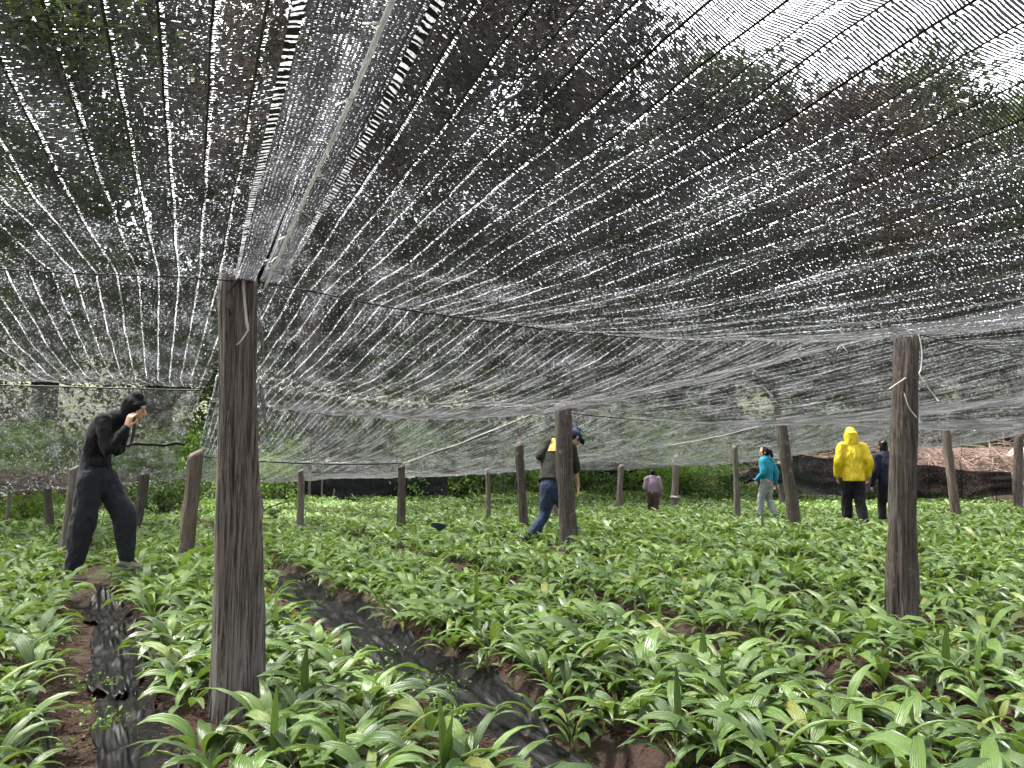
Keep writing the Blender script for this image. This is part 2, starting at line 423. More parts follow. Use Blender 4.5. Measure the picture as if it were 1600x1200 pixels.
plastic_strip('plastic_sheet', 'black plastic strip behind the leaves by the right post base', 3, -.8, 4.4, -.2, .18, 47, .04, .016, G_PL)

# ------------------------------------------------------------------ overhead shade nets
UB = np.array([.926, .378]); VB = np.array([-.378, .926])
def uv2w(u, v): return .926 * u - .378 * v, .378 * u + .926 * v
W_FULL = 4.08
class Panel:
    """rows: (uL,vL,zL,uR,vR,zR,wire_sag); bays: (bay_sag, edge_share)"""
    def __init__(s, rows, bays): s.rows = rows; s.bays = bays
    def pos(s, b, S, T):
        r0, r1 = s.rows[b], s.rows[b + 1]; sg, ed = s.bays[b]
        h = 4 * S * (1 - S); t4 = 4 * T * (1 - T)
        if b == 0: Tk = T ** 1.2; t4 = 4 * Tk * (1 - Tk)
        L = [r0[i] * (1 - T) + r1[i] * T for i in range(3)]; Rr = [r0[i + 3] * (1 - T) + r1[i + 3] * T for i in range(3)]
        u = L[0] * (1 - S) + Rr[0] * S; v = L[1] * (1 - S) + Rr[1] * S; z = L[2] * (1 - S) + Rr[2] * S
        z = z - (r0[6] * (1 - T) + r1[6] * T) * h - sg * t4 * (ed + (1 - ed) * h)
        rip = .010 * np.sin(S * W_FULL / .066 * 2 * math.pi * .25 + b) * (.3 + t4) + .012 * sinn(u, v, 2.4, b + 2) * np.minimum(1, t4 * 2)
        z = z + rip
        # the cloth puckers towards the cables near the wires
        v = v + .03 * sinn(u, v, 3.1, 8)
        X, Y = uv2w(u, v)
        return X, Y, z, u, v

A_ = Panel([(.30, -3.2, 1.88, 4.15, -3.2, 2.02, .10), (.22, 3.30, 1.83, 4.20, 3.60, 1.95, .15), (.10, 6.0, 1.71, 4.15, 6.1, 1.82, .20),
            (.10, 8.9, 1.76, 4.02, 8.9, 1.80, .03), (0, 11.6, 1.22, 2.85, 11.35, 1.12, .05), (-.5, 14.6, .86, 2.0, 14.8, .88, .03)],
           [(.29, .10), (.10, .2), (.12, .4), (.13, .2), (.14, .5)])
L_ = Panel([(-4.6, -3.2, 1.80, .26, -3.2, 1.88, .06), (-4.4, 3.2, 1.78, .18, 3.30, 1.83, .05), (-4.4, 6.0, 1.60, .06, 6.0, 1.69, .02), (-4.4, 8.3, 1.86, .04, 8.4, 1.86, .0)],
           [(.27, .25), (.06, .4), (.0, .4)])
L2 = Panel([(-4.6, 8.34, 1.83, .02, 8.44, 1.84, .02), (-4.8, 10.4, 1.10, -.15, 10.6, 1.42, .05), (-5, 13.5, .66, -.4, 13.5, .84, .04)],
           [(.05, .3), (.16, .5)])
B_ = Panel([(4.22, -3.2, 2.02, 8.3, -3.2, 1.98, .1), (4.24, 3.62, 1.95, 8.35, 3.6, 1.9, .12), (4.05, 8.9, 1.79, 8.5, 9.7, 1.80, .08),
            (2.88, 11.4, 1.12, 8.15, 12.3, 1.48, .10), (2.05, 15.0, .90, 8.0, 15.6, 1.26, .12), (1.5, 18.2, .9, 8.0, 19, 1.04, .02)],
           [(.22, .4), (.20, .15), (.10, .3), (.12, .4), (.1, .4)])
C_ = Panel([(8.4, -3.2, 1.95, 12.6, -3.2, 1.95, .1), (8.4, 3.62, 1.90, 12.6, 3.6, 1.9, .12), (8.53, 9.7, 1.80, 13.2, 10.8, 1.93, .05),
            (8.18, 12.3, 1.47, 12.6, 13.4, 1.36, .08), (8.03, 15.6, 1.25, 12.6, 17, 1.22, .08), (8.03, 19, 1.03, 12.6, 20.5, 1.1, .03)],
           [(.22, .4), (.22, .2), (.12, .4), (.12, .4), (.1, .4)])
D_ = Panel([(12.7, 1.0, 1.92, 17.2, 1.0, 1.95, .1), (12.7, 4.5, 1.90, 17.2, 4.5, 1.95, .12), (13.25, 10.8, 1.93, 17.6, 11.2, 1.98, .10),
            (13.1, 13.2, 1.46, 17.5, 13.4, 1.6, .05)],
           [(.2, .4), (.22, .3), (.1, .4)])

def net_object(P, name, label, mat, ns, bay_n, drops):
    parts, uvs = [], []; arc = 0.0
    rows_v = []
    for b in range(len(P.bays)):
        nt = bay_n[b]
        S, T = np.meshgrid(np.linspace(0, 1, ns), np.linspace(0, 1, nt), indexing='xy')
        X, Y, Z, u, v = P.pos(b, S, T)
        L = P.rows[b + 1][1] - P.rows[b][1]
        if b: sl = slice(1, None)
        else: sl = slice(None)
        rows_v.append(np.stack([X, Y, Z, S * W_FULL, arc + T * L], -1)[sl])
        arc += L
    G = np.concatenate(rows_v, 0)
    o = link(name, mk_mesh(name, G[..., :3].reshape(-1, 3), grid_faces(G.shape[0], ns), [mat], uv=G[..., 3:].reshape(-1, 2)))
    tag(o, label, 'shade net', 'black shade nets spanned over the field')
    # water drops hanging in the mesh
    DV = []
    for b, (n, size) in enumerate(drops):
        if not n: continue
        S = rng.random(n * 2); T = rng.random(n * 2)
        on_rib = rng.random(n * 2) < .40
        rw = .066 / W_FULL
        Sr = (np.floor(S / rw) + .055 + .085 * rng.random(n * 2)) * rw
        S = np.where(on_rib, Sr, S); S = np.clip(S, 0, 1)
        X, Y, Z, u, v = P.pos(b, S, T)
        dens = .42 + .45 * sinn(u, v, 1.3, 4) + .35 * sinn(u, v, 9, 6) + on_rib * .25 + .9 * np.clip(np.abs(T - .45) * 2.6 - .75, 0, 1)
        keep = rng.random(n * 2) < np.clip(dens * .75, .05, 1)
        # keep what a camera near here can see
        keep &= (Y > .6) & (np.abs(X) < Y * .75 + 2.2)
        X, Y, Z = X[keep][:n], Y[keep][:n], Z[keep][:n]
        r = size * (.5 + 1.1 * rng.random(len(X)) ** 3)
        c = np.stack([X, Y, Z - r * .9], -1)
        o3 = np.array([[2.3 * .926, 2.3 * .378, 0], [-2.3 * .926, -2.3 * .378, 0], [-.378, .926, 0], [.378, -.926, 0], [0, 0, .8], [0, 0, -1.15]])
        DV.append((c[:, None, :] + o3[None] * r[:, None, None]).reshape(-1, 3))
    if DV:
        V = np.concatenate(DV); n = len(V) // 6
        f = np.array([[0, 2, 4], [2, 1, 4], [1, 3, 4], [3, 0, 4], [2, 0, 5], [1, 2, 5], [3, 1, 5], [0, 3, 5]])
        F = (f[None] + (np.arange(n) * 6)[:, None, None]).reshape(-1, 3)
        d = link('water_drops', mk_mesh('water_drops', V, F, [M['water']], smooth=True), o)
        tag(d, kind='stuff')
    return o
net_a = net_object(A_, 'shade_net', 'large ribbed black net overhead between the big post and the right post', M['net'], 97, (70, 40, 26, 26, 20),
                   [(52000, .0015), (24000, .0018), (3000, .002), (8000, .0028), (4000, .0038)])
net_l = net_object(L_, 'shade_net', 'ribbed black net overhead left of the pale seam cable', M['net'], 97, (70, 40, 20), [(30000, .0015), (17000, .0018), (800, .002)])
net_l2 = net_object(L2, 'shade_net', 'plain black mesh hanging behind the woman in black', M['net_plain'], 49, (26, 26), [(2500, .003), (5000, .004)])
net_b = net_object(B_, 'shade_net', 'wide black net sagging behind the right post towards the yellow jacket', M['net_far'], 65, (40, 40, 26, 26, 20),
                   [(4000, .0024), (7000, .003), (6000, .0036), (6000, .0045), (2500, .005)])
net_c = net_object(C_, 'shade_net', 'black net sagging above the two people at the far right', M['net_far'], 65, (20, 40, 26, 26, 20),
                   [(500, .003), (9000, .0032), (7000, .004), (5000, .005), (2500, .005)])
net_d = net_object(D_, 'shade_net', 'black net at the right edge of the picture above the last posts', M['net_far'], 49, (12, 30, 16), [(0, 0), (3000, .006), (2500, .006)])

# dense selvedge along the seam above the big post: a strip on either edge of the pair of nets
def selvedge(P, b, s0, s1, dz, parent):
    nt = 60; ns = 9
    S, T = np.meshgrid(np.linspace(s0, s1, ns), np.linspace(0, 1, nt), indexing='xy')
    c0 = 0. if s0 < .5 else 1.
    S = c0 + (S - c0) * (1 - .3 * T ** 7)
    X, Y, Z, u, v = P.pos(b, S, T)
    V = np.stack([X, Y, Z - dz], -1).reshape(-1, 3)
    uv = np.stack([S * W_FULL, T * 6.5], -1).reshape(-1, 2)
    return link('selvedge', mk_mesh('selvedge', V, grid_faces(nt, ns), [M['selvedge']], uv=uv), parent)
selvedge(A_, 0, -.003, .019, .006, net_a)
selvedge(L_, 0, .984, 1.004, .009, net_l)
k = NT('net_ladder'); uv_ = k.n('ShaderNodeTexCoord').outputs['UV']; sp_ = k.n('ShaderNodeSeparateXYZ'); k.put(sp_.inputs[0], uv_)
nz = k.noise(k.coord('UV', (20, 45, 1)), 1.0, 3)
rg = k.math('LESS_THAN', k.math('FRACT', k.math('ADD', k.math('DIVIDE', sp_.outputs[1], .022), k.math('MULTIPLY', nz, 2.4))), k.math('ADD', .05, k.math('MULTIPLY', nz, 1.1)))
tl_ = k.n('ShaderNodeBsdfTranslucent'); tl_.inputs[0].default_value = (.2, .2, .21, 1)
M['ladder'] = k.done(k.mixsh(rg, tl_.outputs[0], k.bsdf((.008, .008, .009), .5)))
def ladder(P, b, s0, s1, dz, parent):
    nt = 80; S, T = np.meshgrid(np.linspace(s0, s1, 4), np.linspace(0, 1, nt), indexing='xy')
    c0 = 0. if s0 < .5 else 1.
    mid_ = (s0 + s1) / 2; S = c0 + ((mid_ + (S - mid_) * (1 - .6 * T ** 5)) - c0) * (1 - .3 * T ** 7)
    X, Y, Z, u, v = P.pos(b, S, T)
    return link('ladder_edge', mk_mesh('ladder_edge', np.stack([X, Y, Z - dz], -1).reshape(-1, 3), grid_faces(nt, 4), [M['ladder']], uv=np.stack([S * W_FULL, T * 6.5], -1).reshape(-1, 2)), parent)
ladder(A_, 0, .0195, .0245, .007, net_a); ladder(L_, 0, .9785, .9835, .010, net_l)

def cable(name, label, pts, r, mat, cat='cable', group=None):
    V, F = tube(pts, [r] * len(pts), 6, sub=4, rnd=False)
    return tag(link(name, mk_mesh(name, V, F, [mat])), label, cat, group)
def edge_pts(P, b, s, dz=.01, n=14, t0=0, t1=1):
    T = np.linspace(t0, t1, n); X, Y, Z, u, v = P.pos(b, np.full(n, s), T)
    return np.stack([X, Y, Z - dz], -1)
def wire_pts(P, b, dz=.01, n=16, s0=0., s1=1.):
    S = np.linspace(s0, s1, n); X, Y, Z, u, v = P.pos(b, S, np.zeros(n)); return np.stack([X, Y, Z - dz], -1)
M['cord_dull'] = mat_plain('grey_cord', (.3, .3, .28), .7, .2, 40, .2, .002)
G_C = 'cables and wires under the nets'
seam = edge_pts(A_, 0, .004, .022, 26)
seam_cable = cable('seam_cable', 'pale cord sewn along the net seam above the big post', seam, .0055, M['cord'], group=G_C)
cable('support_cable', 'pale cable from the right post towards the right picture edge', edge_pts(B_, 0, 0, .012), .0028, M['cord_dull'], group=G_C)
cable('support_cable', 'pale cable from the right post back to the post beside the bending man', edge_pts(B_, 1, 0, .012), .0028, M['cord_dull'], group=G_C)
cable('support_cable', 'cable dropping from the post beside the bending man to the left', edge_pts(B_, 2, 0, .012), .0035, M['cord_dull'], group=G_C)
cable('support_cable', 'cable running back from the leaning post beside the turquoise hoodie', edge_pts(C_, 2, 0, .012), .0035, M['cord_dull'], group=G_C)
cable('support_wire', 'dark wire from the big post to the right post', wire_pts(A_, 1), .003, M['blackcord'], 'wire', G_C)
cable('support_wire', 'dark wire from the big post to the left picture edge', wire_pts(L_, 1), .003, M['blackcord'], 'wire', G_C)
cable('support_wire', 'dark wire from the right post to the right picture edge', wire_pts(B_, 1), .003, M['blackcord'], 'wire', G_C)
cable('support_wire', 'dark wire behind the big post under the second net bay', wire_pts(A_, 3), .010, M['blackcord'], 'wire', G_C)
cable('support_wire', 'dark low wire left of the post in the middle distance', wire_pts(A_, 4), .010, M['blackcord'], 'wire', G_C)
wp = wire_pts(L2, 1, .02, 40, .80, 1.0); wp[:, 2] += .035 * sinn(wp[:, 0], wp[:, 1], 3.0, 2) - .03; wp[:, 1] += .02 * sinn(wp[:, 0], wp[:, 1], 5, 4)
V, F = tube(wp, list(.018 + .012 * np.abs(sinn(wp[:, 0], wp[:, 1], 6, 1))), 8, sub=2, rnd=False)
tag(link('support_wire', mk_mesh('support_wire', V, F, [M['blackcord']])), 'black roll of net behind the back of the woman in black', 'wire', G_C)
cable('support_wire', 'dark wire at the top of the mesh behind the woman', wire_pts(L2, 0, .005), .008, M['blackcord'], 'wire', G_C)
cable('support_wire', 'dark wire above the turquoise hoodie', wire_pts(B_, 2), .008, M['blackcord'], 'wire', G_C)
cable('support_wire', 'dark wire above the yellow jacket', wire_pts(C_, 2), .008, M['blackcord'], 'wire', G_C)

# loose string ends: knots on the seam and along the cable of the right post
def string(parent, base, n, ln, up=.2, r=.0018, seed=0):
    rs = random.Random(seed)
    for i in range(n):
        a = rs.uniform(0, 6.28); d = Vector((math.cos(a), math.sin(a), rs.uniform(-1.0, up))).normalized() * ln * rs.uniform(.6, 1.2)
        b = Vector(base); p1 = b + d * .5 + Vector((rs.uniform(-1, 1), rs.uniform(-1, 1), rs.uniform(-.3, .3))) * ln * .25; p2 = b + d
        V, F = tube([b, p1, p2], [r, r, r * .8], 5, sub=3, rnd=False)
        link('string_end', mk_mesh('string_end', V, F, [M['cord']]), parent)
for i in range(4, 25): string(seam_cable, seam[i], 2, .05, seed=i)
cb = [o for o in COL.objects if o.get('label', '').startswith('pale cable from the right post')]
for o, P, b in ((cb[0], B_, 0), (cb[1], B_, 1)):
    for i, pt in enumerate(edge_pts(P, b, 0, .012, 12)[1:-1]): string(o, pt, 2, .06, up=-.6, r=.0018, seed=50 + i)

# ------------------------------------------------------------------ posts
def post(name, label, base, top, r0, r1, mat, seed=0, square=0.0, seg=22, rings=36, rough=.10, group='wooden posts carrying the nets', bend=.02, cut=0.0, parts=True):
    """irregular tapered post from base to top; square pushes the section towards a hewn block"""
    base = Vector(base); top = Vector(top); L = (top - base).length
    ang = np.linspace(0, 2 * math.pi, seg, endpoint=False)
    V = []
    sd = seed * 7.3
    for i in range(rings):
        t = i / (rings - 1)
        c = base.lerp(top, t)
        r = r0 + (r1 - r0) * t
        r *= 1 + .10 * math.exp(-t * 9) + .05 * math.sin(5.1 * t + sd) + .03 * math.sin(13 * t + sd * 2)
        bx = bend * math.sin(t * 3.1 + sd) - bend * math.sin(sd); by = bend * math.cos(t * 2.7 + sd) - bend * math.cos(sd)
        for a in ang:
            ca, sa = math.cos(a), math.sin(a)
            sq = 1.0 / max(abs(math.cos(((a + .35) % (math.pi / 2)) - math.pi / 4)), .1) * .82
            k = 1 + square * (sq - 1)
            n1 = mnoise.noise(Vector((ca * 1.6 + sd, sa * 1.6, t * L * 1.1)))
            n2 = mnoise.noise(Vector((ca * 6 + sd, sa * 6, t * L * 2.2)))
            n3 = mnoise.noise(Vector((ca * 14 + sd, sa * 14, t * L * 5)))
            n4 = mnoise.noise(Vector((ca * 3.5 + sd + 5, sa * 3.5, t * L * .55)))
            n5 = mnoise.noise(Vector((ca * 9 + sd + 9, sa * 9, t * L * .8)))
            rr = r * k * (1 + rough * (1.1 * n1 + .9 * n2 + .5 * n3) - .16 * math.exp(-(n4 / .05) ** 2) - .07 * math.exp(-(n5 / .06) ** 2))
            zt = (cut * (ca * .6 + sa * .8) * r + .012 * n3) if i == rings - 1 else 0
            V.append((c.x + bx + ca * rr, c.y + by + sa * rr, c.z + zt))
    V = np.array(V) - np.array(base)
    F = [grid_faces(rings, seg, wrap=True), (np.arange(seg) + (rings - 1) * seg)[None, :], np.arange(seg)[::-1][None, :]]
    o = link(name, mk_mesh(name, V, F, [mat]), loc=base)
    tag(o, label, 'post', group)
    return o

def pp(xb, yb, xt, yt, Y, dYt=0.0, zb=None):
    b = at(xb, yb, Y); t = at(xt, yt, Y + dYt)
    zg = float(ground_z(b.x, b.y)) - .12
    d = (t - b); k_ = (zg - b.z) / d.z
    return b + d * k_, t

b_, t_ = pp(370, 1115, 388, 424, 3.2)
post1 = post('wooden_post', 'big weathered square-hewn post in the left foreground', b_, t_, .112, .082, M['wood'], 1, square=.85, seg=80, rings=110, rough=.10, cut=.35)
b_, t_ = pp(1408, 985, 1427, 513, 4.85)
post2 = post('wooden_post', 'dark bark post in the right foreground', b_, t_, .092, .072, M['bark'], 2, rings=90, seg=60, rough=.15)
POSTS = [
    ('knotted post in front of the bending man', 890, 840, 881, 629, 9.4, .108, .098, 'bark', 3, .12),
    ('split short post behind the woman, left of the big post', 291, 870, 300, 707, 8.1, .085, .07, 'wood_pale', 4, .16),
    ('thin post right of the big post in the middle distance', 467, 835, 466, 735, 11.0, .048, .045, 'wood', 5, .08),
    ('post in the middle distance under the end of the sloping cable', 624, 828, 627, 728, 11.5, .065, .055, 'bark', 6, .1),
    ('slim square post left of the bending man', 763, 808, 764, 733, 14.2, .045, .042, 'wood', 7, .06),
    ('bark post just left of the bending man', 820, 828, 815, 691, 11.3, .068, .058, 'bark', 8, .12),
    ('short post seen between the legs of the bending man', 869, 806, 868, 745, 14.5, .065, .06, 'wood', 9, .08),
    ('pale square post left of the child in mauve', 968, 790, 969, 727, 17.5, .065, .06, 'wood', 10, .06),
    ('post with a white band beside the child in mauve', 1053, 785, 1054, 712, 18.2, .085, .07, 'wood', 11, .06),
    ('thin far post right of the child in mauve', 1114, 778, 1114, 726, 22, .06, .05, 'wood', 12, .08),
    ('slender post left of the turquoise hoodie', 1151, 808, 1149, 697, 14.2, .062, .05, 'wood', 13, .08),
    ('thick leaning bark post right of the turquoise hoodie', 1241, 814, 1223, 657, 12.3, .105, .085, 'bark', 14, .12),
    ('split leaning post at right in front of the black wall net', 1494, 795, 1480, 663, 15, .09, .075, 'wood_pale', 15, .16),
    ('post at the right picture edge', 1592, 785, 1592, 678, 17.5, .1, .09, 'bark', 16, .1),
    ('leaning post left of the short split post', 210, 832, 222, 735, 11.2, .075, .065, 'bark', 17, .1),
    ('leaning post behind the legs of the woman', 100, 866, 116, 730, 8.4, .07, .06, 'wood', 18, .1),
    ('low stub post left of the woman', 77, 830, 78, 760, 11.4, .055, .05, 'bark', 19, .1),
    ('thin post at the far left background', 12, 830, 22, 745, 12.2, .03, .026, 'bark', 20, .1),
    ('far post behind the girl in turquoise', 1222, 780, 1220, 722, 20, .07, .06, 'bark', 21, .1),
]
PO = {}
for (lb, xb, yb, xt, yt, Y, r0, r1, mt, sd, rg) in POSTS:
    b_, t_ = pp(xb, yb, xt, yt, Y)
    PO[lb] = post('wooden_post', lb, b_, t_, r0, r1, M[mt], sd, square=.6 if 'square' in lb else 0, rings=30, seg=26, rough=rg, cut=.6)
# white band on the post beside the child
o = PO['post with a white band beside the child in mauve']
a = np.linspace(0, 2 * math.pi, 15); zb = 1.15 * .32
bp = at(1054, 776, 18.2)
V, F = tube([(bp.x + .095 * math.cos(x), bp.y + .095 * math.sin(x), bp.z + .01 * math.sin(x * 2)) for x in a], [.018] * 15, 6, side=(0, 0, 1), sub=1, rnd=False)
link('band', mk_mesh('band', V - np.array(o.location), F, [M['cord']]), o)
# bark slivers peeling from the big post
for i, (x, y0, y1, dx) in enumerate([(411, 600, 680, 7), (408, 500, 560, 2), (408, 760, 830, -2), (358, 590, 660, -3)]):
    a0 = at(x - 4, y0, 3.12); a1 = at(x + 1, (y0 + y1) / 2, 3.1); a2 = at(x + dx, y1, 3.08)
    V, F = tube([a0, a1, a2], [(.003, .006), (.004, .008), (.001, .002)], 6, side=(0, 1, 0), sub=4, rnd=False)
    link('bark_sliver', mk_mesh('bark_sliver', V - np.array(post1.location), F, [M['wood']]), post1)
# ties
def cord_thing(name, label, pts, r, mat):
    own = post2 if 'right post' in label else post1
    V, F = tube(pts, [r] * len(pts), 6, sub=5, rnd=True)
    o = link(name, mk_mesh(name, V - np.array(own.location), F, [mat]), own); o['label'] = label
    return o
yf = 3.095
cord_thing('tie_cord', 'white cord knotted on the front of the big post', [at(380, 422, yf + .03), at(382, 460, yf), at(386, 500, yf - .01), at(388, 510, yf - .015), at(385, 520, yf - .01), at(372, 537, yf), at(352, 548, yf + .1)], .0035, M['cord'])
cord_thing('tie_cord', 'second white cord hanging beside the first on the big post', [at(376, 420, yf + .03), at(381, 465, yf), at(385, 508, yf - .01), at(389, 516, yf - .02)], .003, M['cord'])
cord_thing('tie_wire', 'black cord looping past the left edge of the top of the big post', [at(418, 412, 3.1), at(385, 428, yf), at(362, 450, yf), at(352, 475, yf), at(360, 492, yf), at(352, 540, 3.3), at(338, 610, 3.4)], .003, M['blackcord'])
cord_thing('tie_cord', 'pale cord hanging on the right side of the right post', [at(1433, 514, 4.76), at(1440, 545, 4.76), at(1439, 575, 4.75), at(1436, 583, 4.74), at(1441, 592, 4.74), at(1455, 612, 4.8), at(1466, 626, 4.9)], .004, M['cord'])
cord_thing('tie_cord', 'short pale wire sticking out left of the right post', [at(1415, 590, 4.78), at(1400, 600, 4.75), at(1390, 607, 4.75)], .004, M['cord'])
cord_thing('tie_cord', 'pale cord wound on the left side of the right post', [at(1413, 615, 4.76), at(1420, 636, 4.74), at(1432, 652, 4.74)], .003, M['cord'])

# bundled net gathered on top of the big post
tp = at(400, 415, 3.25)
cord_thing('tie_bundle', 'black net edge bunched on top of the big post', [at(372, 424, 3.28), at(395, 418, 3.22), at(425, 408, 3.22), at(448, 392, 3.1)], .017, M['blackcord'])

# ------------------------------------------------------------------ the palm seedlings
def leaf_geo(L, W, e0, e1, cols, segs, pet=.28, twist=0., fold=.25, pleat=.06):
    """one pleated lance-shaped leaf, base at origin, growing along +X; returns V, F, UV"""
    t = np.linspace(0, 1, segs + 1)
    e = e0 + (e1 - e0) * t ** 1.4
    dx = np.cos(e); dz = np.sin(e); st = L / segs
    x = np.concatenate([[0], np.cumsum((dx[:-1] + dx[1:]) / 2 * st)]); z = np.concatenate([[0], np.cumsum((dz[:-1] + dz[1:]) / 2 * st)])
    tt = np.clip((t - pet) / (1 - pet), 0, 1)
    w = W * (np.sin(math.pi * tt ** .8) ** .75) * (1 - .25 * tt)
    w = np.maximum(w, W * .07 * (1 - tt ** 6)); w[-1] = W * .015
    s = np.linspace(-1, 1, cols + 1)
    SS, TT = np.meshgrid(s, np.arange(segs + 1), indexing='xy')
    ww = w[TT]
    nx, nz = -np.sin(e)[TT], np.cos(e)[TT]
    off = np.abs(SS) * ww / 2 * fold + pleat * ww * .5 * np.where((np.arange(cols + 1) % 2)[None, :] == 0, -1, 1)
    tw = twist * t[TT]
    yy = SS * ww / 2 * np.cos(tw); off = off + SS * ww / 2 * np.sin(tw)
    V = np.stack([x[TT] + nx * off, yy, z[TT] + nz * off], -1).reshape(-1, 3)
    UVs = np.stack([SS * .5 + .5, t[TT]], -1).reshape(-1, 2)
    return V, grid_faces(segs + 1, cols + 1), UVs
LEAF = []          # shape variants (length, width, start and end elevation)
for i in range(14):
    Lf = rng.uniform(.19, .34); LEAF.append((Lf, rng.uniform(.034, .051), R(rng.uniform(45, 80)), R(rng.uniform(-80, -15)), rng.uniform(-.8, .8)))
for i in range(3):  # upright spears
    LEAF.append((rng.uniform(.22, .34), rng.uniform(.03, .042), R(88), R(rng.uniform(60, 82)), rng.uniform(-.3, .3)))
leaf_hi, leaf_lo, leaf_xl = [], [], []
for i, (Lf, Wf, e0, e1, tw) in enumerate(LEAF):
    V, F, U = leaf_geo(Lf, Wf, e0, e1, 8, 8, twist=tw, pleat=.10)
    leaf_hi.append(mk_mesh('leaf', V, F, [M['leaf']], uv=U, tint=np.full(len(V), i * .137 % 1)))
    leaf_lo.append(leaf_geo(Lf, Wf, e0, e1, 2, 5, twist=tw, pleat=0))
    leaf_xl.append(leaf_geo(Lf * 1.0, Wf * 1.3, e0, e1, 1, 4, twist=tw, pleat=0))

# planting positions on the beds
pts = []
def in_view(X, Y, m): return (Y > 1.9) & (np.abs(X) < Y * .70 + m)
for k_ in range(-14, 30):
    pc = F0 + PIT * (k_ + .5)
    for row in np.linspace(-.61, .61, 8):
        q = -20.0
        while q < 40:
            X, Y = to_xy(pc + row + rng.normal(0, .035), q)
            sp = .115 if Y < 9 else (.15 if Y < 15 else .23)
            q += sp * rng.uniform(.75, 1.3)
            if Y > 27.5 or Y < 1.9 or abs(X) > Y * .70 + 1.3: continue
            pts.append((X, Y, abs(row)))
for _ in range(26):  # a few volunteers at the end of the left furrow
    p_, q_ = rng.uniform(-.25, .4), rng.uniform(7.5, 9.8); X, Y = to_xy(p_, q_); pts.append((X, Y, .6))
for _ in range(24):  # plants crowding the bank right of the long strip
    p_, q_ = rng.uniform(1.80, 2.05), rng.uniform(1.9, 4.6); X, Y = to_xy(p_, q_); pts.append((X, Y, .6))
pts = np.array(pts)
# bare gaps, and room for posts, people's feet and the furrow path at the left
clear = [((-1.12, 3.2), .17), ((-1.04, 2.95), .17), ((2.42, 4.86), .15), ((2.34, 4.66), .17), ((-3.85, 6.6), .28)]
keep = np.ones(len(pts), bool)
for (c, r) in clear: keep &= (pts[:, 0] - c[0]) ** 2 + (pts[:, 1] - c[1]) ** 2 > r * r
gap = sinn(pts[:, 0], pts[:, 1], 1.9, 12)
keep &= ~((gap > .70) & (rng.random(len(pts)) < .8))
pp_, qq_ = to_pq(pts[:, 0], pts[:, 1])
d_f = np.abs(((pp_ - F0) / PIT + .5) % 1 - .5) * PIT
keep &= ~((d_f < .17) & (pts[:, 1] < 9))
keep &= ~((pp_ > 1.10) & (pp_ < np.where(qq_ < 3.4, 1.70, 1.81)) & (qq_ < 6.8))
keep &= ~((np.abs(pp_ - .08) < .24) & (qq_ < 7.2) & (rng.random(len(pts)) < .8))
pts = pts[keep]
order = np.argsort(pts[:, 1] ** 2 + pts[:, 0] ** 2)
pts = pts[order]
vis = np.abs(pts[:, 0]) < pts[:, 1] * .667 + .12
vis &= pts[:, 1] > 2.3
near_idx = np.where(vis)[0][:300]
near = np.zeros(len(pts), bool); near[near_idx] = True

G_PALM = 'palm seedlings growing in the nearest beds'
BEDL = {-1: 'young palm seedling with pleated leaves in the leftmost bed',
        0: 'young palm seedling with pleated leaves in the big post bed',
        1: 'young palm seedling with pleated leaves in the bed beyond the black strip',
        2: 'young palm seedling with pleated leaves in the bed before the right post',
        3: 'young palm seedling with pleated leaves in the bed at the lower right corner'}
def plant_leaves(rs):
    n = rs.randint(7, 10); a0 = rs.uniform(0, 6.28)
    out = []
    for j in range(n):
        v = rs.randrange(14) if rs.random() > .006 else 14 + rs.randrange(3)
        out.append((v, a0 + j * 2.4 + rs.uniform(-.5, .5), rs.uniform(.75, 1.2), rs.uniform(-.28, .12)))
    return out
rs = random.Random(3)
PAL_P = pp_[keep][order]
for i in near_idx:
    X, Y, _ = pts[i]
    e = empty('palm_seedling', (X, Y, float(ground_z(X, Y)) - .01), 0)
    kb = int(math.floor((PAL_P[i] - F0) / PIT))
    lb = BEDL.get(kb, 'young palm seedling with pleated leaves in a bed at right')
    if math.hypot(X + 1.12, Y - 3.2) < .45: lb = 'young palm seedling with pleated leaves close beside the base of the big post'
    elif math.hypot(X - 2.42, Y - 4.86) < .5: lb = 'young palm seedling with pleated leaves close beside the base of the right post'
    elif Y < 2.75: lb = lb.replace('young palm seedling with pleated leaves', 'palm seedling at the bottom picture edge')
    elif abs(PAL_P[i] - 1.6) < .42: lb = 'young palm seedling with pleated leaves leaning over the long black strip from ' + ('the left' if PAL_P[i] < 1.6 else 'the right')
    elif abs(PAL_P[i] - .08) < .42: lb = 'young palm seedling with pleated leaves on the edge of the left furrow, ' + ('left side' if PAL_P[i] < .08 else 'right side')
    elif Y > 4.6: lb = lb.replace(' in the ', ' farther back in the ')
    tag(e, lb, 'palm seedling', G_PALM)
    sc = rs.uniform(.72, 1.2)
    for (v, az, s, tl) in plant_leaves(rs):
        lf = link('leaf', leaf_hi[v], e)
        lf.rotation_euler = (0, tl, az); lf.scale = (s * sc, s * sc * rs.uniform(.9, 1.15), s * sc)

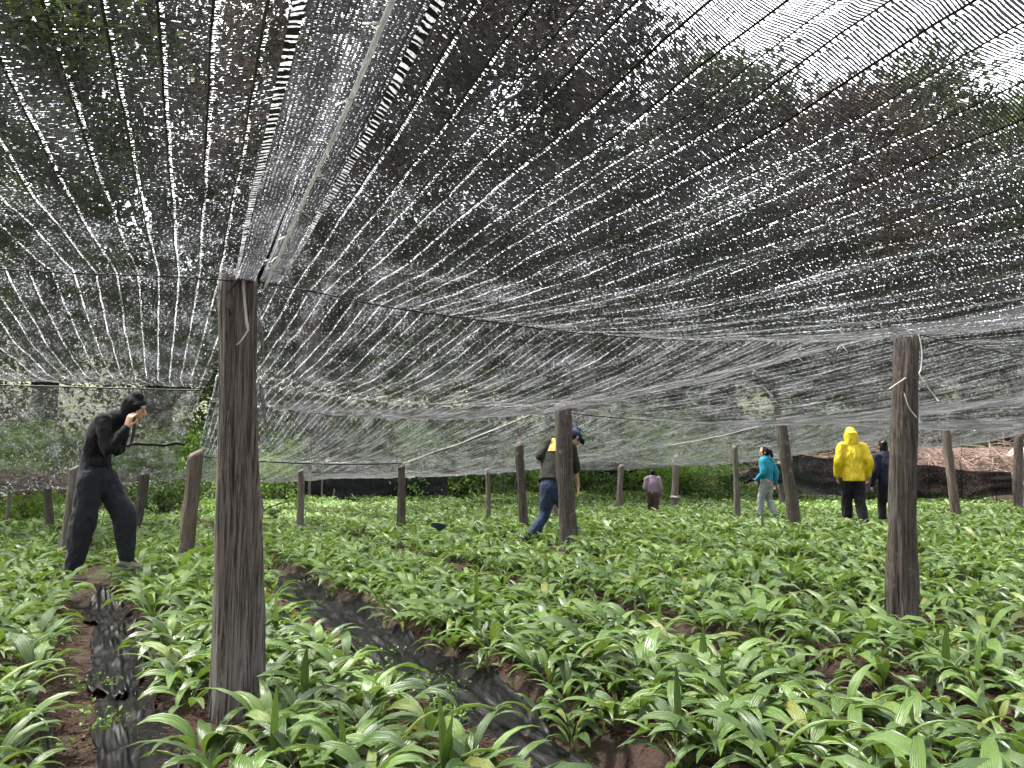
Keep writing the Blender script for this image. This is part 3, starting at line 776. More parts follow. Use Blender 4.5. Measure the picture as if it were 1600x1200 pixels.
# one plant with broad upright leaves at the bottom of the picture
bX, bY = -.20, 2.42
e = empty('palm_seedling', (bX, bY, float(ground_z(bX, bY)) - .01), 0)
tag(e, 'palm seedling with broad upright leaves at the bottom centre of the picture', 'palm seedling', G_PALM)
for (L_f, W_f, ea, eb, az) in [(.34, .05, 88, 80, 2.6), (.30, .042, 86, 84, .4), (.27, .045, 88, 74, 5.2), (.30, .05, 60, 5, .1), (.28, .048, 62, -20, 3.4), (.26, .046, 58, -30, 1.7)]:
    V, F, U = leaf_geo(L_f, W_f, R(ea), R(eb), 8, 8, pet=.2, pleat=.10)
    lf = link('leaf', mk_mesh('leaf', V, F, [M['leaf']], uv=U, tint=np.full(len(V), .3)), e); lf.rotation_euler = (0, 0, az)
far_pts = pts[~near]
VV, FF, UU, TTi = [], [], [], []; off = 0
rr = np.random.default_rng(11)
zf = ground_z(far_pts[:, 0], far_pts[:, 1])
# batch by leaf variant: one transform per leaf
inst = {v: [] for v in range(len(LEAF))}
for (X, Y, _), z in zip(far_pts, zf):
    sc = rs.uniform(.72, 1.2) * (1.0 if Y < 12 else .85)
    for (v, az, s, tl) in plant_leaves(rs):
        inst[v].append((X, Y, z - .01, az, s * sc, tl))
for lod in (0, 1):
    for v, lst in inst.items():
        A = np.array(lst); A = A[(A[:, 1] < 11) if lod == 0 else (A[:, 1] >= 11)]
        if not len(A): continue
        V, F, U = leaf_lo[v] if lod == 0 else leaf_xl[v]
        c, s_ = np.cos(A[:, 5]), np.sin(A[:, 5])
        x = V[None, :, 0] * c[:, None] + V[None, :, 2] * s_[:, None]; z = -V[None, :, 0] * s_[:, None] + V[None, :, 2] * c[:, None]
        y = np.broadcast_to(V[None, :, 1], x.shape)
        ca, sa = np.cos(A[:, 3])[:, None], np.sin(A[:, 3])[:, None]
        k_ = A[:, 4][:, None]
        P3 = np.stack([(x * ca - y * sa) * k_ + A[:, 0][:, None], (x * sa + y * ca) * k_ + A[:, 1][:, None], z * k_ + A[:, 2][:, None]], -1).reshape(-1, 3)
        VV.append(P3); n = len(V)
        FF.append((F[None] + (np.arange(len(A)) * n)[:, None, None] + off).reshape(-1, 4)); off += len(P3)
        UU.append(np.tile(U, (len(A), 1))); TTi.append(np.repeat(rr.random(len(A)), n))
field = link('palm_seedlings', mk_mesh('palm_seedlings', np.concatenate(VV), np.concatenate(FF), [M['leaf']], uv=np.concatenate(UU), tint=np.concatenate(TTi)))
tag(field, 'dense green palm seedlings covering the beds into the distance', 'plants', kind='stuff')

# needle litter on the near soil
def scatter_litter(n, ymax, ln, wd, name, label, mat, sel=None, lift=.006, seed=5):
    r_ = np.random.default_rng(seed)
    Y = 2.0 + (ymax - 2.0) * r_.random(n) ** 1.5; X = (r_.random(n) * 2 - 1) * (Y * .70 + .5)
    if sel is not None:
        p, q = to_pq(X, Y); d = np.abs(((p - F0) / PIT + .5) % 1 - .5) * PIT
        k_ = sel(p, q, d, r_.random(n)); X, Y = X[k_], Y[k_]; n = len(X)
    a = r_.random(n) * 6.28; el = r_.normal(0, .25, n); L = ln * (.5 + r_.random(n))
    z = ground_z(X, Y) + lift + .01 * r_.random(n)
    d = np.stack([np.cos(a) * np.cos(el), np.sin(a) * np.cos(el), np.sin(el)], -1) * L[:, None]
    s = np.stack([-np.sin(a), np.cos(a), np.zeros(n)], -1) * wd
    c = np.stack([X, Y, z], -1)
    up = np.array([0, 0, wd])
    V = np.stack([c - d / 2 - s, c - d / 2 + s, c + d / 2 + up * 2], 1)
    V = np.concatenate([V, (c - d / 2 + up * 2)[:, None]], 1).reshape(-1, 3)
    f = np.array([[0, 1, 2], [1, 3, 2], [3, 0, 2]])
    F = (f[None] + (np.arange(n) * 4)[:, None, None]).reshape(-1, 3)
    return tag(link(name, mk_mesh(name, V, F, [mat])), label, 'litter', kind='stuff')
scatter_litter(110000, 8, .08, .0011, 'needle_litter', 'red brown dry needles lying on the soil', M['needle'], lambda p, q, d, r: (np.abs(p - 1.6) > .25) & ((d > .2) | (r < .4)))
scatter_litter(5000, 7, .05, .006, 'bark_chips', 'dark bark chips on the path soil', mat_plain('chip', (.07, .04, .028), .85, .4, 20), lambda p, q, d, r: d < .35, seed=8)

# small weeds at the furrow edges: clusters of tiny round leaflets
M['weed'] = mat_foliage('weed_leaf', (.07, .16, .02), (.2, .33, .05), .5, .35)
def foliage(n, centers, spread, lf, rng_, flat=.0, tints=None):
    ci = rng_.integers(0, len(centers), n)
    C = centers[ci] + rng_.normal(0, 1, (n, 3)) * spread[ci] if isinstance(spread, np.ndarray) else centers[ci] + rng_.normal(0, 1, (n, 3)) * spread
    nrm = rng_.normal(0, 1, (n, 3)); nrm[:, 2] = np.abs(nrm[:, 2]) + flat; nrm /= np.linalg.norm(nrm, axis=1)[:, None]
    t = rng_.normal(0, 1, (n, 3)); t -= nrm * (t * nrm).sum(1)[:, None]; t /= np.linalg.norm(t, axis=1)[:, None]
    b = np.cross(nrm, t)
    L = lf * (.6 + .8 * rng_.random(n))[:, None]; W = L * .5
    V = np.stack([C - t * L * .5, C + b * W * .5 + nrm * L * .08, C + t * L * .5 - nrm * L * .12, C - b * W * .5 + nrm * L * .08], 1).reshape(-1, 3)
    F = (np.arange(n) * 4)[:, None] + np.arange(4)[None]
    tt = np.repeat(np.clip(rng_.random(n) * .7 + (tints[ci] if tints is not None else .0), 0, 1), 4)
    return V, F, tt
wr = np.random.default_rng(21)
wc = []
for (x, y) in [(700, 1075), (640, 1060), (560, 1010), (610, 1110), (165, 1115), (155, 1060), (690, 1090), (580, 1150), (520, 930), (1310, 1100), (980, 1150), (60, 1150), (735, 960), (1180, 1080)]:
    d = ray(x, y); t = (-.02 - EYE) / d[2]; c = d * t
    for _ in range(4): 
        X, Y = c[0] + wr.normal(0, .09), c[1] + wr.normal(0, .09); wc.append((X, Y, float(ground_z(X, Y)) + .05))
V, F, tt = foliage(1600, np.array(wc), np.array([[.04, .04, .025]] * len(wc)), .022, wr, .8)
tag(link('weeds', mk_mesh('weeds', V, F, [M['weed']], tint=tt)), 'small bright green weeds beside the furrows', 'weeds', kind='stuff')

# pale stones at lower right
for i, (x, y, s) in enumerate([(1545, 1140, .05), (1575, 1152, .035), (1590, 1160, .03)]):
    d = ray(x, y); t = (.03 - EYE) / d[2]; c = d * t
    a = np.linspace(0, 2 * math.pi, 12, endpoint=False); rows = []
    for j, ph in enumerate(np.linspace(-1.2, 1.5, 7)):
        rows.append(np.stack([np.cos(a) * math.cos(ph) * s * (1 + .2 * np.sin(3 * a + i)), np.sin(a) * math.cos(ph) * s * .8, np.full(12, math.sin(ph) * s * .5)], -1))
    o = link('stone', mk_mesh('stone', np.concatenate(rows), [grid_faces(7, 12, True), np.arange(12)[None] + 72], [mat_plain('pale_stone', (.42, .33, .27), .9, .3, 30, .5)] if i == 0 else [bpy.data.materials['pale_stone']]), loc=(c[0], c[1], float(ground_z(c[0], c[1])) + .02))
    tag(o, ['largest pale stone on the soil at lower right', 'middle pale stone right of the largest at lower right', 'smallest pale stone at the lower right picture edge'][i], 'stone', 'pale stones at lower right')

# dark plastic tray between the plants
tb = at(684, 826, 10.6)
prof = [(.0, .02), (.085, .02), (.11, .11), (.12, .115), (.112, .12), (.095, .11), (.075, .035), (.0, .03)]
a = np.linspace(0, 2 * math.pi, 20, endpoint=False)
V = np.concatenate([np.stack([np.cos(a) * max(r, .001), np.sin(a) * max(r, .001), np.full(20, z)], -1) for r, z in prof])
o = link('basin', mk_mesh('basin', V, grid_faces(len(prof), 20, True), [mat_plain('dark_teal_plastic', (.02, .05, .06), .4, .2, 5)]), loc=(tb.x, tb.y, tb.z - .06))
o.rotation_euler = (R(-14), R(6), 0); tag(o, 'small dark teal basin lying among the plants in the middle', 'basin')

# ------------------------------------------------------------------ background: trees, shrubs, fences, wall nets, bank
TREE_MATS = [mat_foliage('tree_leaf_dark', (.010, .017, .007), (.045, .06, .022)), mat_foliage('tree_leaf_brown', (.022, .018, .014), (.078, .058, .042)), mat_foliage('tree_leaf_green', (.03, .055, .012), (.12, .18, .04))]
M['trunk'] = mat_wood('tree_trunk', dark=(.03, .022, .018), light=(.09, .07, .055), grey=(.1, .09, .08), bark=True)
def tree_proto(seed, H, RW, nclump, nleaf, lf, low=.3):
    r_ = np.random.default_rng(seed)
    parts = []
    tr = [(0, 0, -.3), (.15, .1, H * .25), (-.1, .2, H * .55), (.1, 0, H * .9)]
    parts.append(tube(tr, [H * .022, H * .017, H * .011, .03], 10, sub=5, rnd=False))
    C = []
    for i in range(nclump):
        t = low + (1 - low) * r_.random() ** .85
        w = RW * math.sin(math.pi * min(.98, (t - low) / (1 - low) * .82 + .14)) ** .7
        a = r_.random() * 6.28; d = w * r_.random() ** .45
        C.append((math.cos(a) * d, math.sin(a) * d, H * t))
    C = np.array(C)
    for i in range(0, nclump, 3):
        c = C[i]; z0 = max(c[2] - np.hypot(c[0], c[1]) * .8, H * low * .6)
        parts.append(tube([(0, .1, z0), (c[0] * .5, c[1] * .5, (z0 + c[2]) / 2 + .3), c], [H * .006, H * .004, .015], 5, sub=3, rnd=False))
    sp = np.repeat((RW * .13 * (.6 + .8 * r_.random(nclump)))[:, None], 3, 1) * np.array([1.25, 1.25, .75])
    tint = (r_.random(nclump) - .4) * .5
    V, F, tt = foliage(nleaf, C, sp, lf, r_, .3, tint)
    return mk_mesh('trunk', *merge(parts), [M['trunk']]), (V, F, tt)
protos = [tree_proto(1, 20, 5.5, 90, 15000, .34), tree_proto(2, 24, 5.0, 90, 15000, .34, .25), tree_proto(3, 16, 5.0, 80, 13000, .30, .2)]
protos.append(tree_proto(4, 9, 3.4, 70, 9000, .2, .03))
crowns = [[mk_mesh('crown', p[1][0], p[1][1], [m], tint=p[1][2], smooth=False) for m in TREE_MATS] for p in protos]
TREES = [  # X, Y, proto, material, scale, rotation, label
    (-17, 16, 1, 0, 1.0, 0, 'tall dark tree beyond the left picture edge'),
    (-16.5, 27, 0, 2, .95, 1, 'green leafy tree behind the woman in black'),
    (-20, 29, 1, 0, 1.05, 2, 'tall dark tree far left behind the fence'),
    (-7, 27, 1, 1, 1.1, 3, 'tall brownish tree behind the big post'),
    (-10.5, 33, 2, 2, 1.2, 4, 'broad green tree behind the fence left of the big post'),
    (-1.5, 31, 0, 0, 1.15, 5, 'tall dark tree behind the fence in the middle'),
    (2.6, 28, 1, 1, .92, .5, 'tall brown tree behind the child in mauve'),
    (9, 33, 0, 0, .92, 1.5, 'dark tree behind the turquoise hoodie'),
    (13.5, 29, 2, 1, .93, 2.5, 'brown tree behind the yellow jacket'),
    (18, 33, 0, 0, .9, 3.5, 'dark tree behind the black wall net at right'),
    (23, 27, 2, 0, .95, 4.5, 'dark tree beyond the right picture edge'),
    (24, 36, 1, 2, .75, 5.5, 'pale green tree far behind the right posts'),
    (-14.5, 31, 1, 0, 1.0, .9, 'tall dark tree seen above the woman in black'),
    (8.8, 40, 0, 0, .95, 2.2, 'dark tree far behind the slender posts in the middle'),
    (-4, 40, 1, 2, 1.0, .7, 'green tree in the far middle background'),
    (16, 42, 1, 1, .85, 1.7, 'brown tree in the far right background'),
    (-25, 20, 0, 1, 1.1, 2.7, 'brown tree far out at the left'),
    (30, 33, 0, 1, .85, 3.7, 'brown tree far out at the right'),
    (4, 43, 1, 0, 1.05, 4.7, 'dark tree in the far background behind the bending man'),
]
rt = random.Random(5)
for i in range(30):
    f_ = i / 29; X = -27 + 56 * f_; Y = (21 + 9 * sstep(-24, -4, X) - 1.5 * sstep(8, 26, X)) + rt.uniform(-.5, 4.5)
    if -3 < X < 9: Y += 8
    side = 'left of the big post' if X < -8 else ('behind the middle posts' if X < 8 else 'behind the people at right')
    m = rt.choice([2, 2, 2] if X < 6 else [0, 0, 1])
    TREES.append((X, float(Y), 3, m, rt.uniform(.85, 1.35), rt.uniform(0, 6), ['dark', 'brownish', 'light green'][m] + ' bushy low tree ' + side))
for (X, Y, p, m, s, rz, lb) in TREES:
    e = empty('tree', (X, Y, float(ground_z(X, Y)) - .05), rz); e.scale = (s, s, s)
    tag(e, lb, 'tree', 'trees around the field')
    link('trunk', protos[p][0], e); link('crown', crowns[p][m], e)
# shrubs along the fences
SH_M = [mat_foliage('shrub_dark', (.02, .045, .008), (.09, .15, .025)), mat_foliage('shrub_painted_lit', (.07, .15, .02), (.22, .34, .06), .5, .4)]  # second leaf colour is a lighter copy with sunlight painted in
shr = []
for sd in range(3):
    r_ = np.random.default_rng(40 + sd)
    n = 34; C = np.stack([r_.normal(0, .7, n), r_.normal(0, .55, n), .15 + 1.6 * r_.random(n) ** .8], -1)
    V, F, tt = foliage(5200, C, np.full((n, 3), .2), .105, r_, .3, (r_.random(n) - .4) * .6)
    V[:, 2] = np.maximum(V[:, 2], -.02)
    st = [tube([(0, 0, -.1), tuple(c * .5 + np.array([0, 0, .1])), tuple(c)], [.03, .02, .008], 5, sub=2, rnd=False) for c in C[::3]]
    shr.append(([mk_mesh('foliage', V, F, [m], tint=tt, smooth=False) for m in SH_M], mk_mesh('stems', *merge(st), [M['trunk']])))
SHR = []
r_ = random.Random(9)
for i in range(13): SHR.append((-15 + i * 1.75 + r_.uniform(-.5, .5), 20.2 + .45 * i + r_.uniform(-.6, 1.4), i % 2, r_.uniform(.9, 1.35)))
for i in range(12): SHR.append((8.5 + i * 1.6 + r_.uniform(-.5, .5), 27.5 + r_.uniform(-1, 1.5) - .25 * i, 0, r_.uniform(.9, 1.4)))
SHR += [(4.9, 22.5, 1, .75), (6.0, 23.2, 1, .9), (3.2, 27.2, 1, .8), (1.6, 27.8, 1, .8), (.2, 28.2, 1, .9), (-8.6, 13.8, 1, .55), (-10.4, 14.2, 0, .7), (-11.8, 15.2, 1, .8), (-7.0, 15.6, 0, .7), (-5.6, 16.4, 1, .7), (7.4, 21.5, 0, .75), (5.6, 21.2, 0, .55)]
SL = ['leafy shrub along the back fence', 'bright green shrub with sunlight painted into its leaves along the back edge']
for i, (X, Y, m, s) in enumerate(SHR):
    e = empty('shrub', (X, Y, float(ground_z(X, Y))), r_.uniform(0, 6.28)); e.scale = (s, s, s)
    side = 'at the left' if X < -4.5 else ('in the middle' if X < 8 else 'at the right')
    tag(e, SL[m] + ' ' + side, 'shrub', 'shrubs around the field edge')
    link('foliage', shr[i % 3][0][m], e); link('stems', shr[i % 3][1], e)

def sheet(name, label, P0, P1, top0, top1, bot, mat, seed, sagt=.15, sagb=.25, cat='net', parent=None, nx=50, nz=14):
    """hanging cloth between two ground points; top heights top0, top1; bottom height bot"""
    s = np.linspace(0, 1, nx)[:, None]; t = np.linspace(0, 1, nz)[None, :]
    X = P0[0] + (P1[0] - P0[0]) * s + 0 * t; Y = P0[1] + (P1[1] - P0[1]) * s + 0 * t
    n = np.array([-(P1[1] - P0[1]), P1[0] - P0[0]]); n = n / np.linalg.norm(n)
    zt = top0 + (top1 - top0) * s - sagt * np.abs(np.sin(s * math.pi * 3)) ; zb = bot - sagb * np.sin(s * math.pi) * .6 + .06 * sinn(s * 9, 0 * s, 1, seed)
    L = math.hypot(P1[0] - P0[0], P1[1] - P0[1])
    off = (.10 * sinn(s * L * .8, t * 1.5, 1, seed) + .035 * sinn(s * L * 1.2, t * 9, 1, seed + 3)) * (.2 + t)
    V = np.stack([X + n[0] * off, Y + n[1] * off, zt + (zb - zt) * t], -1).reshape(-1, 3)
    uv = np.stack([s * L + 0 * t, 0 * s + t * 1.4], -1).reshape(-1, 2)
    o = link(name, mk_mesh(name, V, grid_faces(nx, nz), [mat], uv=uv), parent)
    if parent is None: tag(o, label, cat, 'black nets hung as side walls')
    return o
def gp(x, Y): return (x - 800) / 1200 * Y, Y
sheet('wall_net', 'black net wall hanging behind the yellow and navy jackets at right', gp(1236, 19.5), gp(1575, 17.5), 1.42, .95, .42, M['wall_net'], 1, .06, .2)
sheet('wall_net', 'dark net wall hanging in the background behind the thin post', gp(455, 22), gp(700, 22), 1.05, .9, .2, M['wall_net'], 2, .1, .2)
sheet('wall_net', 'dark slanting net hanging behind the turquoise hoodie', gp(1140, 20.5), gp(1245, 19.6), .9, 1.35, .72, M['wall_net'], 3, .12, .12)
sheet('wall_net', 'torn dark net at the back beside the child in mauve', gp(905, 25), gp(1110, 25), 1.25, 1.2, .62, M['wall_net'], 4, .06, .2)
sheet('wall_net', 'dark net strip low behind the split short post', gp(-30, 15.0), gp(120, 16), .75, .95, .5, M['fence_net'], 5, .1, .1)

def fence(label, pts_, hs, seed, mat, hnet):
    r2 = random.Random(seed)
    e = empty('stick_fence', (pts_[0][0], pts_[0][1], float(ground_z(*pts_[0])))); e['label'] = label; e['category'] = 'fence'; e['group'] = 'fences around the field'
    base = np.array(e.location)
    for (x, y), h in zip(pts_, hs):
        z = float(ground_z(x, y)); dx = r2.uniform(-.12, .12); r = r2.uniform(.022, .055)
        V, F = tube([(x, y, z - .1), (x + dx * .4, y, z + h * .5), (x + dx, y, z + h)], [r * 1.1, r, r * .8], 8, sub=3, rnd=False)
        link('fence_stick', mk_mesh('fence_stick', V - base, F, [M['bark']]), e)
    for i in range(len(pts_) - 1):
        if i % 3 == 0:
            j = min(i + 3, len(pts_) - 1)
            if j <= i: continue
            o = sheet('netting', None, pts_[i], pts_[j], float(ground_z(*pts_[i])) + hnet, float(ground_z(*pts_[j])) + hnet, float(ground_z(*pts_[i])) + .05, mat, seed + i, .05, .02, parent=e, nx=16, nz=8)
            o.location = -Vector(base); o.matrix_parent_inverse = Matrix.Identity(4)
    return e
def run(x0, Y0, x1, Y1, n, seed):
    r2 = random.Random(seed); out = []
    for i in range(n):
        t = i / (n - 1); Y = Y0 + (Y1 - Y0) * t; x = x0 + (x1 - x0) * t + r2.uniform(-6, 6); out.append(gp(x, Y))
    return out
f1 = run(-60, 17, 330, 19, 16, 1); fence('stick and mesh fence behind the woman at left', f1, [random.uniform(1.0, 1.7) for _ in f1], 1, M['fence_net'], 1.0)
f2 = run(400, 21, 830, 24.5, 22, 2); fence('stick and net fence at the back right of the big post', f2, [random.uniform(1.0, 1.7) for _ in f2], 2, M['fence_net'], 1.25)
f3 = run(840, 25.5, 1250, 24.0, 12, 3); fence('sparse stick fence behind the child in mauve', f3, [random.uniform(1.0, 1.6) for _ in f3], 3, M['fence_net'], .6)
f4 = run(1260, 20.5, 1640, 19.5, 9, 4); fence('stick fence behind the black wall net at right', f4, [random.uniform(1.0, 1.7) for _ in f4], 4, M['fence_net'], .9)

# bare earth bank and adobe wall at the far right
nx, ny = 60, 16
s, t = np.meshgrid(np.linspace(0, 1, nx), np.linspace(0, 1, ny), indexing='ij')
X = 11.0 + 20 * s; Y = 23.0 + 4.0 * t - 2.0 * s
Z = ground_z(X, Y) - .1 + 1.55 * sstep(0, .5, t) * sstep(0, .12, s) + .12 * sinn(X, Y, 2.5, 3) + .05 * sinn(X, Y, 8, 1)
bank = link('bank', mk_mesh('bank', np.stack([X, Y, Z], -1).reshape(-1, 3), grid_faces(nx, ny), [mat_plain('pink_earth', (.15, .105, .085), .95, .35, 3.5, .8, .08)]))
tag(bank, 'bare pinkish earth bank at the far right', 'bank', kind='structure')
def slab_wall(name, label, P0, P1, h, th, mat, seed):
    P0 = np.array(P0); P1 = np.array(P1); L = np.linalg.norm(P1 - P0); d = (P1 - P0) / L; n = np.array([-d[1], d[0]])
    nx = 24; nz = 10; s = np.linspace(0, 1, nx)[:, None]; t = np.linspace(0, 1, nz)[None]
    prof = [(-th / 2, j / 7) for j in range(8)] + [(0, 1.02)] + [(th / 2, 1 - j / 7) for j in range(8)]
    V = []
    for i in range(nx):
        for (o_, tt_) in prof:
            hh = h * tt_ + .05 * math.sin(i * .9 + seed) * tt_
            j = .02 * mnoise.noise(Vector((i * .6, tt_ * 4, o_ * 9 + seed)))
            p_ = P0 + d * L * i / (nx - 1) + n * (o_ + j); V.append((p_[0], p_[1], hh - .1 + float(ground_z(p_[0], p_[1]))))
    F = [grid_faces(nx, len(prof)), np.arange(len(prof))[None], (np.arange(len(prof)) + (nx - 1) * len(prof))[None]]
    return tag(link(name, mk_mesh(name, np.array(V), F, [mat])), label, 'wall')
slab_wall('adobe_wall', 'pale pink adobe wall behind the post at the right picture edge', gp(1545, 20.5), gp(1700, 20.0), 1.55, .3, mat_plain('adobe', (.27, .20, .16), .95, .2, 6, .5, .03), 2)
# dry brush heap left behind the woman, and dry brush on the bank
def brush(name, label, cx, cy, cz, sx, sy, sz, n, ln, mat, seed, cat='brush'):
    r2 = np.random.default_rng(seed); parts = []
    for i in range(n):
        c = np.array([cx, cy, cz]) + r2.normal(0, 1, 3) * (sx, sy, sz); d = r2.normal(0, 1, 3) * (1, .6, .28); d = d / np.linalg.norm(d) * ln * r2.uniform(.5, 1.2)
        m = c + r2.normal(0, .05, 3)
        parts.append(tube([c - d / 2, m, c + d / 2], [.011, .009, .004], 4, sub=1, rnd=False, cap=False))
    return tag(link(name, mk_mesh(name, *merge(parts), [mat])), label, cat, kind='stuff')
drym = mat_plain('dry_brush', (.10, .065, .05), .9, .35, 10)
c = at(70, 752, 12.8); brush('dry_brush', 'brown dry branches heaped behind the woman at left', c.x, c.y, c.z, .6, .3, .07, 220, .8, drym, 1)
c = at(1470, 722, 20.6); brush('dry_brush', 'reddish dry branches piled in front of the earth bank', c.x, c.y, c.z - .1, 2.2, .5, .28, 900, 1.1, mat_plain('dry_brush_pink', (.15, .10, .082), .9, .3, 10), 2)
# grey plastic cover at the far left
s, t = np.meshgrid(np.linspace(0, 1, 24), np.linspace(0, 1, 12), indexing='ij')
c = at(-20, 775, 14.5)
V = np.stack([c.x - 1.5 + 2.2 * s, c.y + .9 * t, c.z + .38 * np.sin(math.pi * t) ** .6 * (1 - .45 * s) + .03 * sinn(s * 5, t * 5, 1, 3)], -1).reshape(-1, 3)
tag(link('plastic_cover', mk_mesh('plastic_cover', V, grid_faces(24, 12), [mat_plain('grey_film', (.42, .43, .46), .3, .15, 5, .3, .03)])), 'pale grey plastic cover at the far left edge', 'plastic cover')
# ------------------------------------------------------------------ people
def remesh(name, parts, voxel, mat, parent, smooth_it=4, wrinkle=0.0, wscale=14, seed=0, stretch=(1, 1, .6)):
    me = mk_mesh(name + '_src', *merge(parts))
    o = bpy.data.objects.new(name + '_src', me); COL.objects.link(o)
    md = o.modifiers.new('r', 'REMESH'); md.mode = 'VOXEL'; md.voxel_size = voxel; md.use_smooth_shade = True
    if smooth_it:
        sm = o.modifiers.new('s', 'SMOOTH'); sm.factor = .5; sm.iterations = smooth_it
    dg = bpy.context.evaluated_depsgraph_get()
    ev = o.evaluated_get(dg)
    out = bpy.data.meshes.new_from_object(ev, depsgraph=dg)
    bpy.data.objects.remove(o, do_unlink=True); bpy.data.meshes.remove(me)
    out.name = name
    if wrinkle:
        n = len(out.vertices); co = np.empty(n * 3, np.float32); out.vertices.foreach_get('co', co); co = co.reshape(-1, 3)
        nm = np.empty(n * 3, np.float32); out.vertices.foreach_get('normal', nm); nm = nm.reshape(-1, 3)
        q = co * np.array(stretch) * wscale
        h = np.array([mnoise.noise(Vector((a + seed, b, c))) for a, b, c in q])
        h2 = np.array([mnoise.noise(Vector((a * 2.3 + seed, b * 2.3, c * 2.3 + 4))) for a, b, c in q])
        h = (.25 - np.abs(h)) * 1.6 + .5 * (.25 - np.abs(h2))
        co = co + nm * (h * wrinkle)[:, None]
        out.vertices.foreach_set('co', co.astype(np.float32).ravel())
    out.materials.clear(); out.materials.append(mat)
    out.polygons.foreach_set('use_smooth', np.ones(len(out.polygons), bool)); out.update()
    return link(name, out, parent)

def unit(v): v = np.asarray(v, float); return v / (np.linalg.norm(v) + 1e-9)
def hand_parts(wrist, dirv, palm_n, thumb_side, scale=1.0, curl=.5, spread=.12):
    """palm and five fingers; dirv along the hand, palm_n the way the palm faces, thumb on thumb_side"""
    w = np.asarray(wrist, float); d = unit(dirv); n = unit(np.asarray(palm_n) - d * np.dot(palm_n, d)); s = unit(thumb_side - d * np.dot(thumb_side, d) - n * np.dot(thumb_side, n))
    k = scale; out = []
    out.append(tube([w - d * .02 * k, w + d * .03 * k, w + d * .085 * k], [(.026 * k, .019 * k), (.036 * k, .016 * k), (.040 * k, .013 * k)], 10, side=s, sub=3))
    for i, (off, ln) in enumerate([(.030, .072), (.010, .080), (-.010, .074), (-.029, .058)]):
        b = w + d * .082 * k + s * off * k
        dd = unit(d + s * off / .03 * spread); ps = [b - dd * .012 * k, b]
        ang = 0.; p_ = b.copy()
        for j, f in enumerate((.44, .32, .24)):
            ang += curl * (.9 if j else .6)
            p_ = p_ + (dd * math.cos(ang) + n * math.sin(ang)) * ln * f * k; ps.append(p_.copy())
        out.append(tube(ps, [.0085 * k, .0088 * k, .008 * k, .0072 * k, .006 * k], 7, side=s, sub=2))
    t0 = w + d * .022 * k + s * .024 * k; td = unit(d * .75 + s * .75 + n * .35)
    out.append(tube([t0, t0 + td * .032 * k, t0 + (td * .055 + d * .008) * k, t0 + (td * .066 + d * .026) * k], [.013 * k, .0105 * k, .0095 * k, .007 * k], 7, side=n, sub=2))
    return out

def head_parts(c, fwd, up, k=1.0):
    """skull, jaw, nose, brow, lips, ears; c is the head centre"""
    c = np.asarray(c, float); f = unit(fwd); u = unit(np.asarray(up) - f * np.dot(up, f)); r = np.cross(f, u)
    P = lambda a, b, d: c + (f * a + r * b + u * d) * k
    out = []
    out.append(tube([P(-.012, 0, -.045), P(-.015, 0, .0), P(-.012, 0, .05), P(-.01, 0, .085)], [(.062 * k, .075 * k), (.073 * k, .092 * k), (.072 * k, .092 * k), (.052 * k, .068 * k)], 16, side=r, sub=4))
    out.append(tube([P(.02, 0, .0), P(.034, 0, -.05), P(.042, 0, -.095)], [(.060 * k, .052 * k), (.05 * k, .045 * k), (.026 * k, .024 * k)], 12, side=r, sub=3))
    out.append(tube([P(.076, 0, .022), P(.094, 0, -.008), P(.105, 0, -.026), P(.088, 0, -.034)], [.009 * k, .011 * k, .014 * k, .010 * k], 8, side=r, sub=3))
    out.append(tube([P(.07, -.034, .028), P(.083, 0, .032), P(.07, .034, .028)], [.010 * k] * 3, 8, side=u, sub=3))
    out.append(tube([P(.068, -.02, -.058), P(.080, 0, -.058), P(.068, .02, -.058)], [.008 * k] * 3, 7, side=u, sub=3))
    out.append(tube([P(.066, -.018, -.070), P(.077, 0, -.070), P(.066, .018, -.070)], [.0085 * k] * 3, 7, side=u, sub=3))
    for s in (-1, 1):
        out.append(tube([P(.058, s * .036, -.022), P(.05, s * .05, -.02)], [.016 * k, .014 * k], 8, side=u, sub=1))
        out.append(tube([P(-.012, s * .073, -.022), P(-.018, s * .082, .0), P(-.02, s * .08, .024)], [(.010 * k, .006 * k), (.016 * k, .008 * k), (.012 * k, .007 * k)], 7, side=f, sub=3))
    return out, P

SKIN = mat_plain('skin', (.42, .25, .175), .55, .12, 25, .1, .002, spec=.4, **{'Subsurface Weight': .08})
EYEW = mat_plain('eye_white', (.7, .68, .64), .25, .05, 5, 0); EYED = mat_plain('eye_iris', (.03, .02, .015), .2, .1, 5, 0)
HAIR = mat_plain('black_hair', (.008, .007, .006), .75, .5, 160, .6, .004, spec=.15, stretch=(1, 1, .15))
def mid(a, b, t=.5): return np.asarray(a) * (1 - t) + np.asarray(b) * t

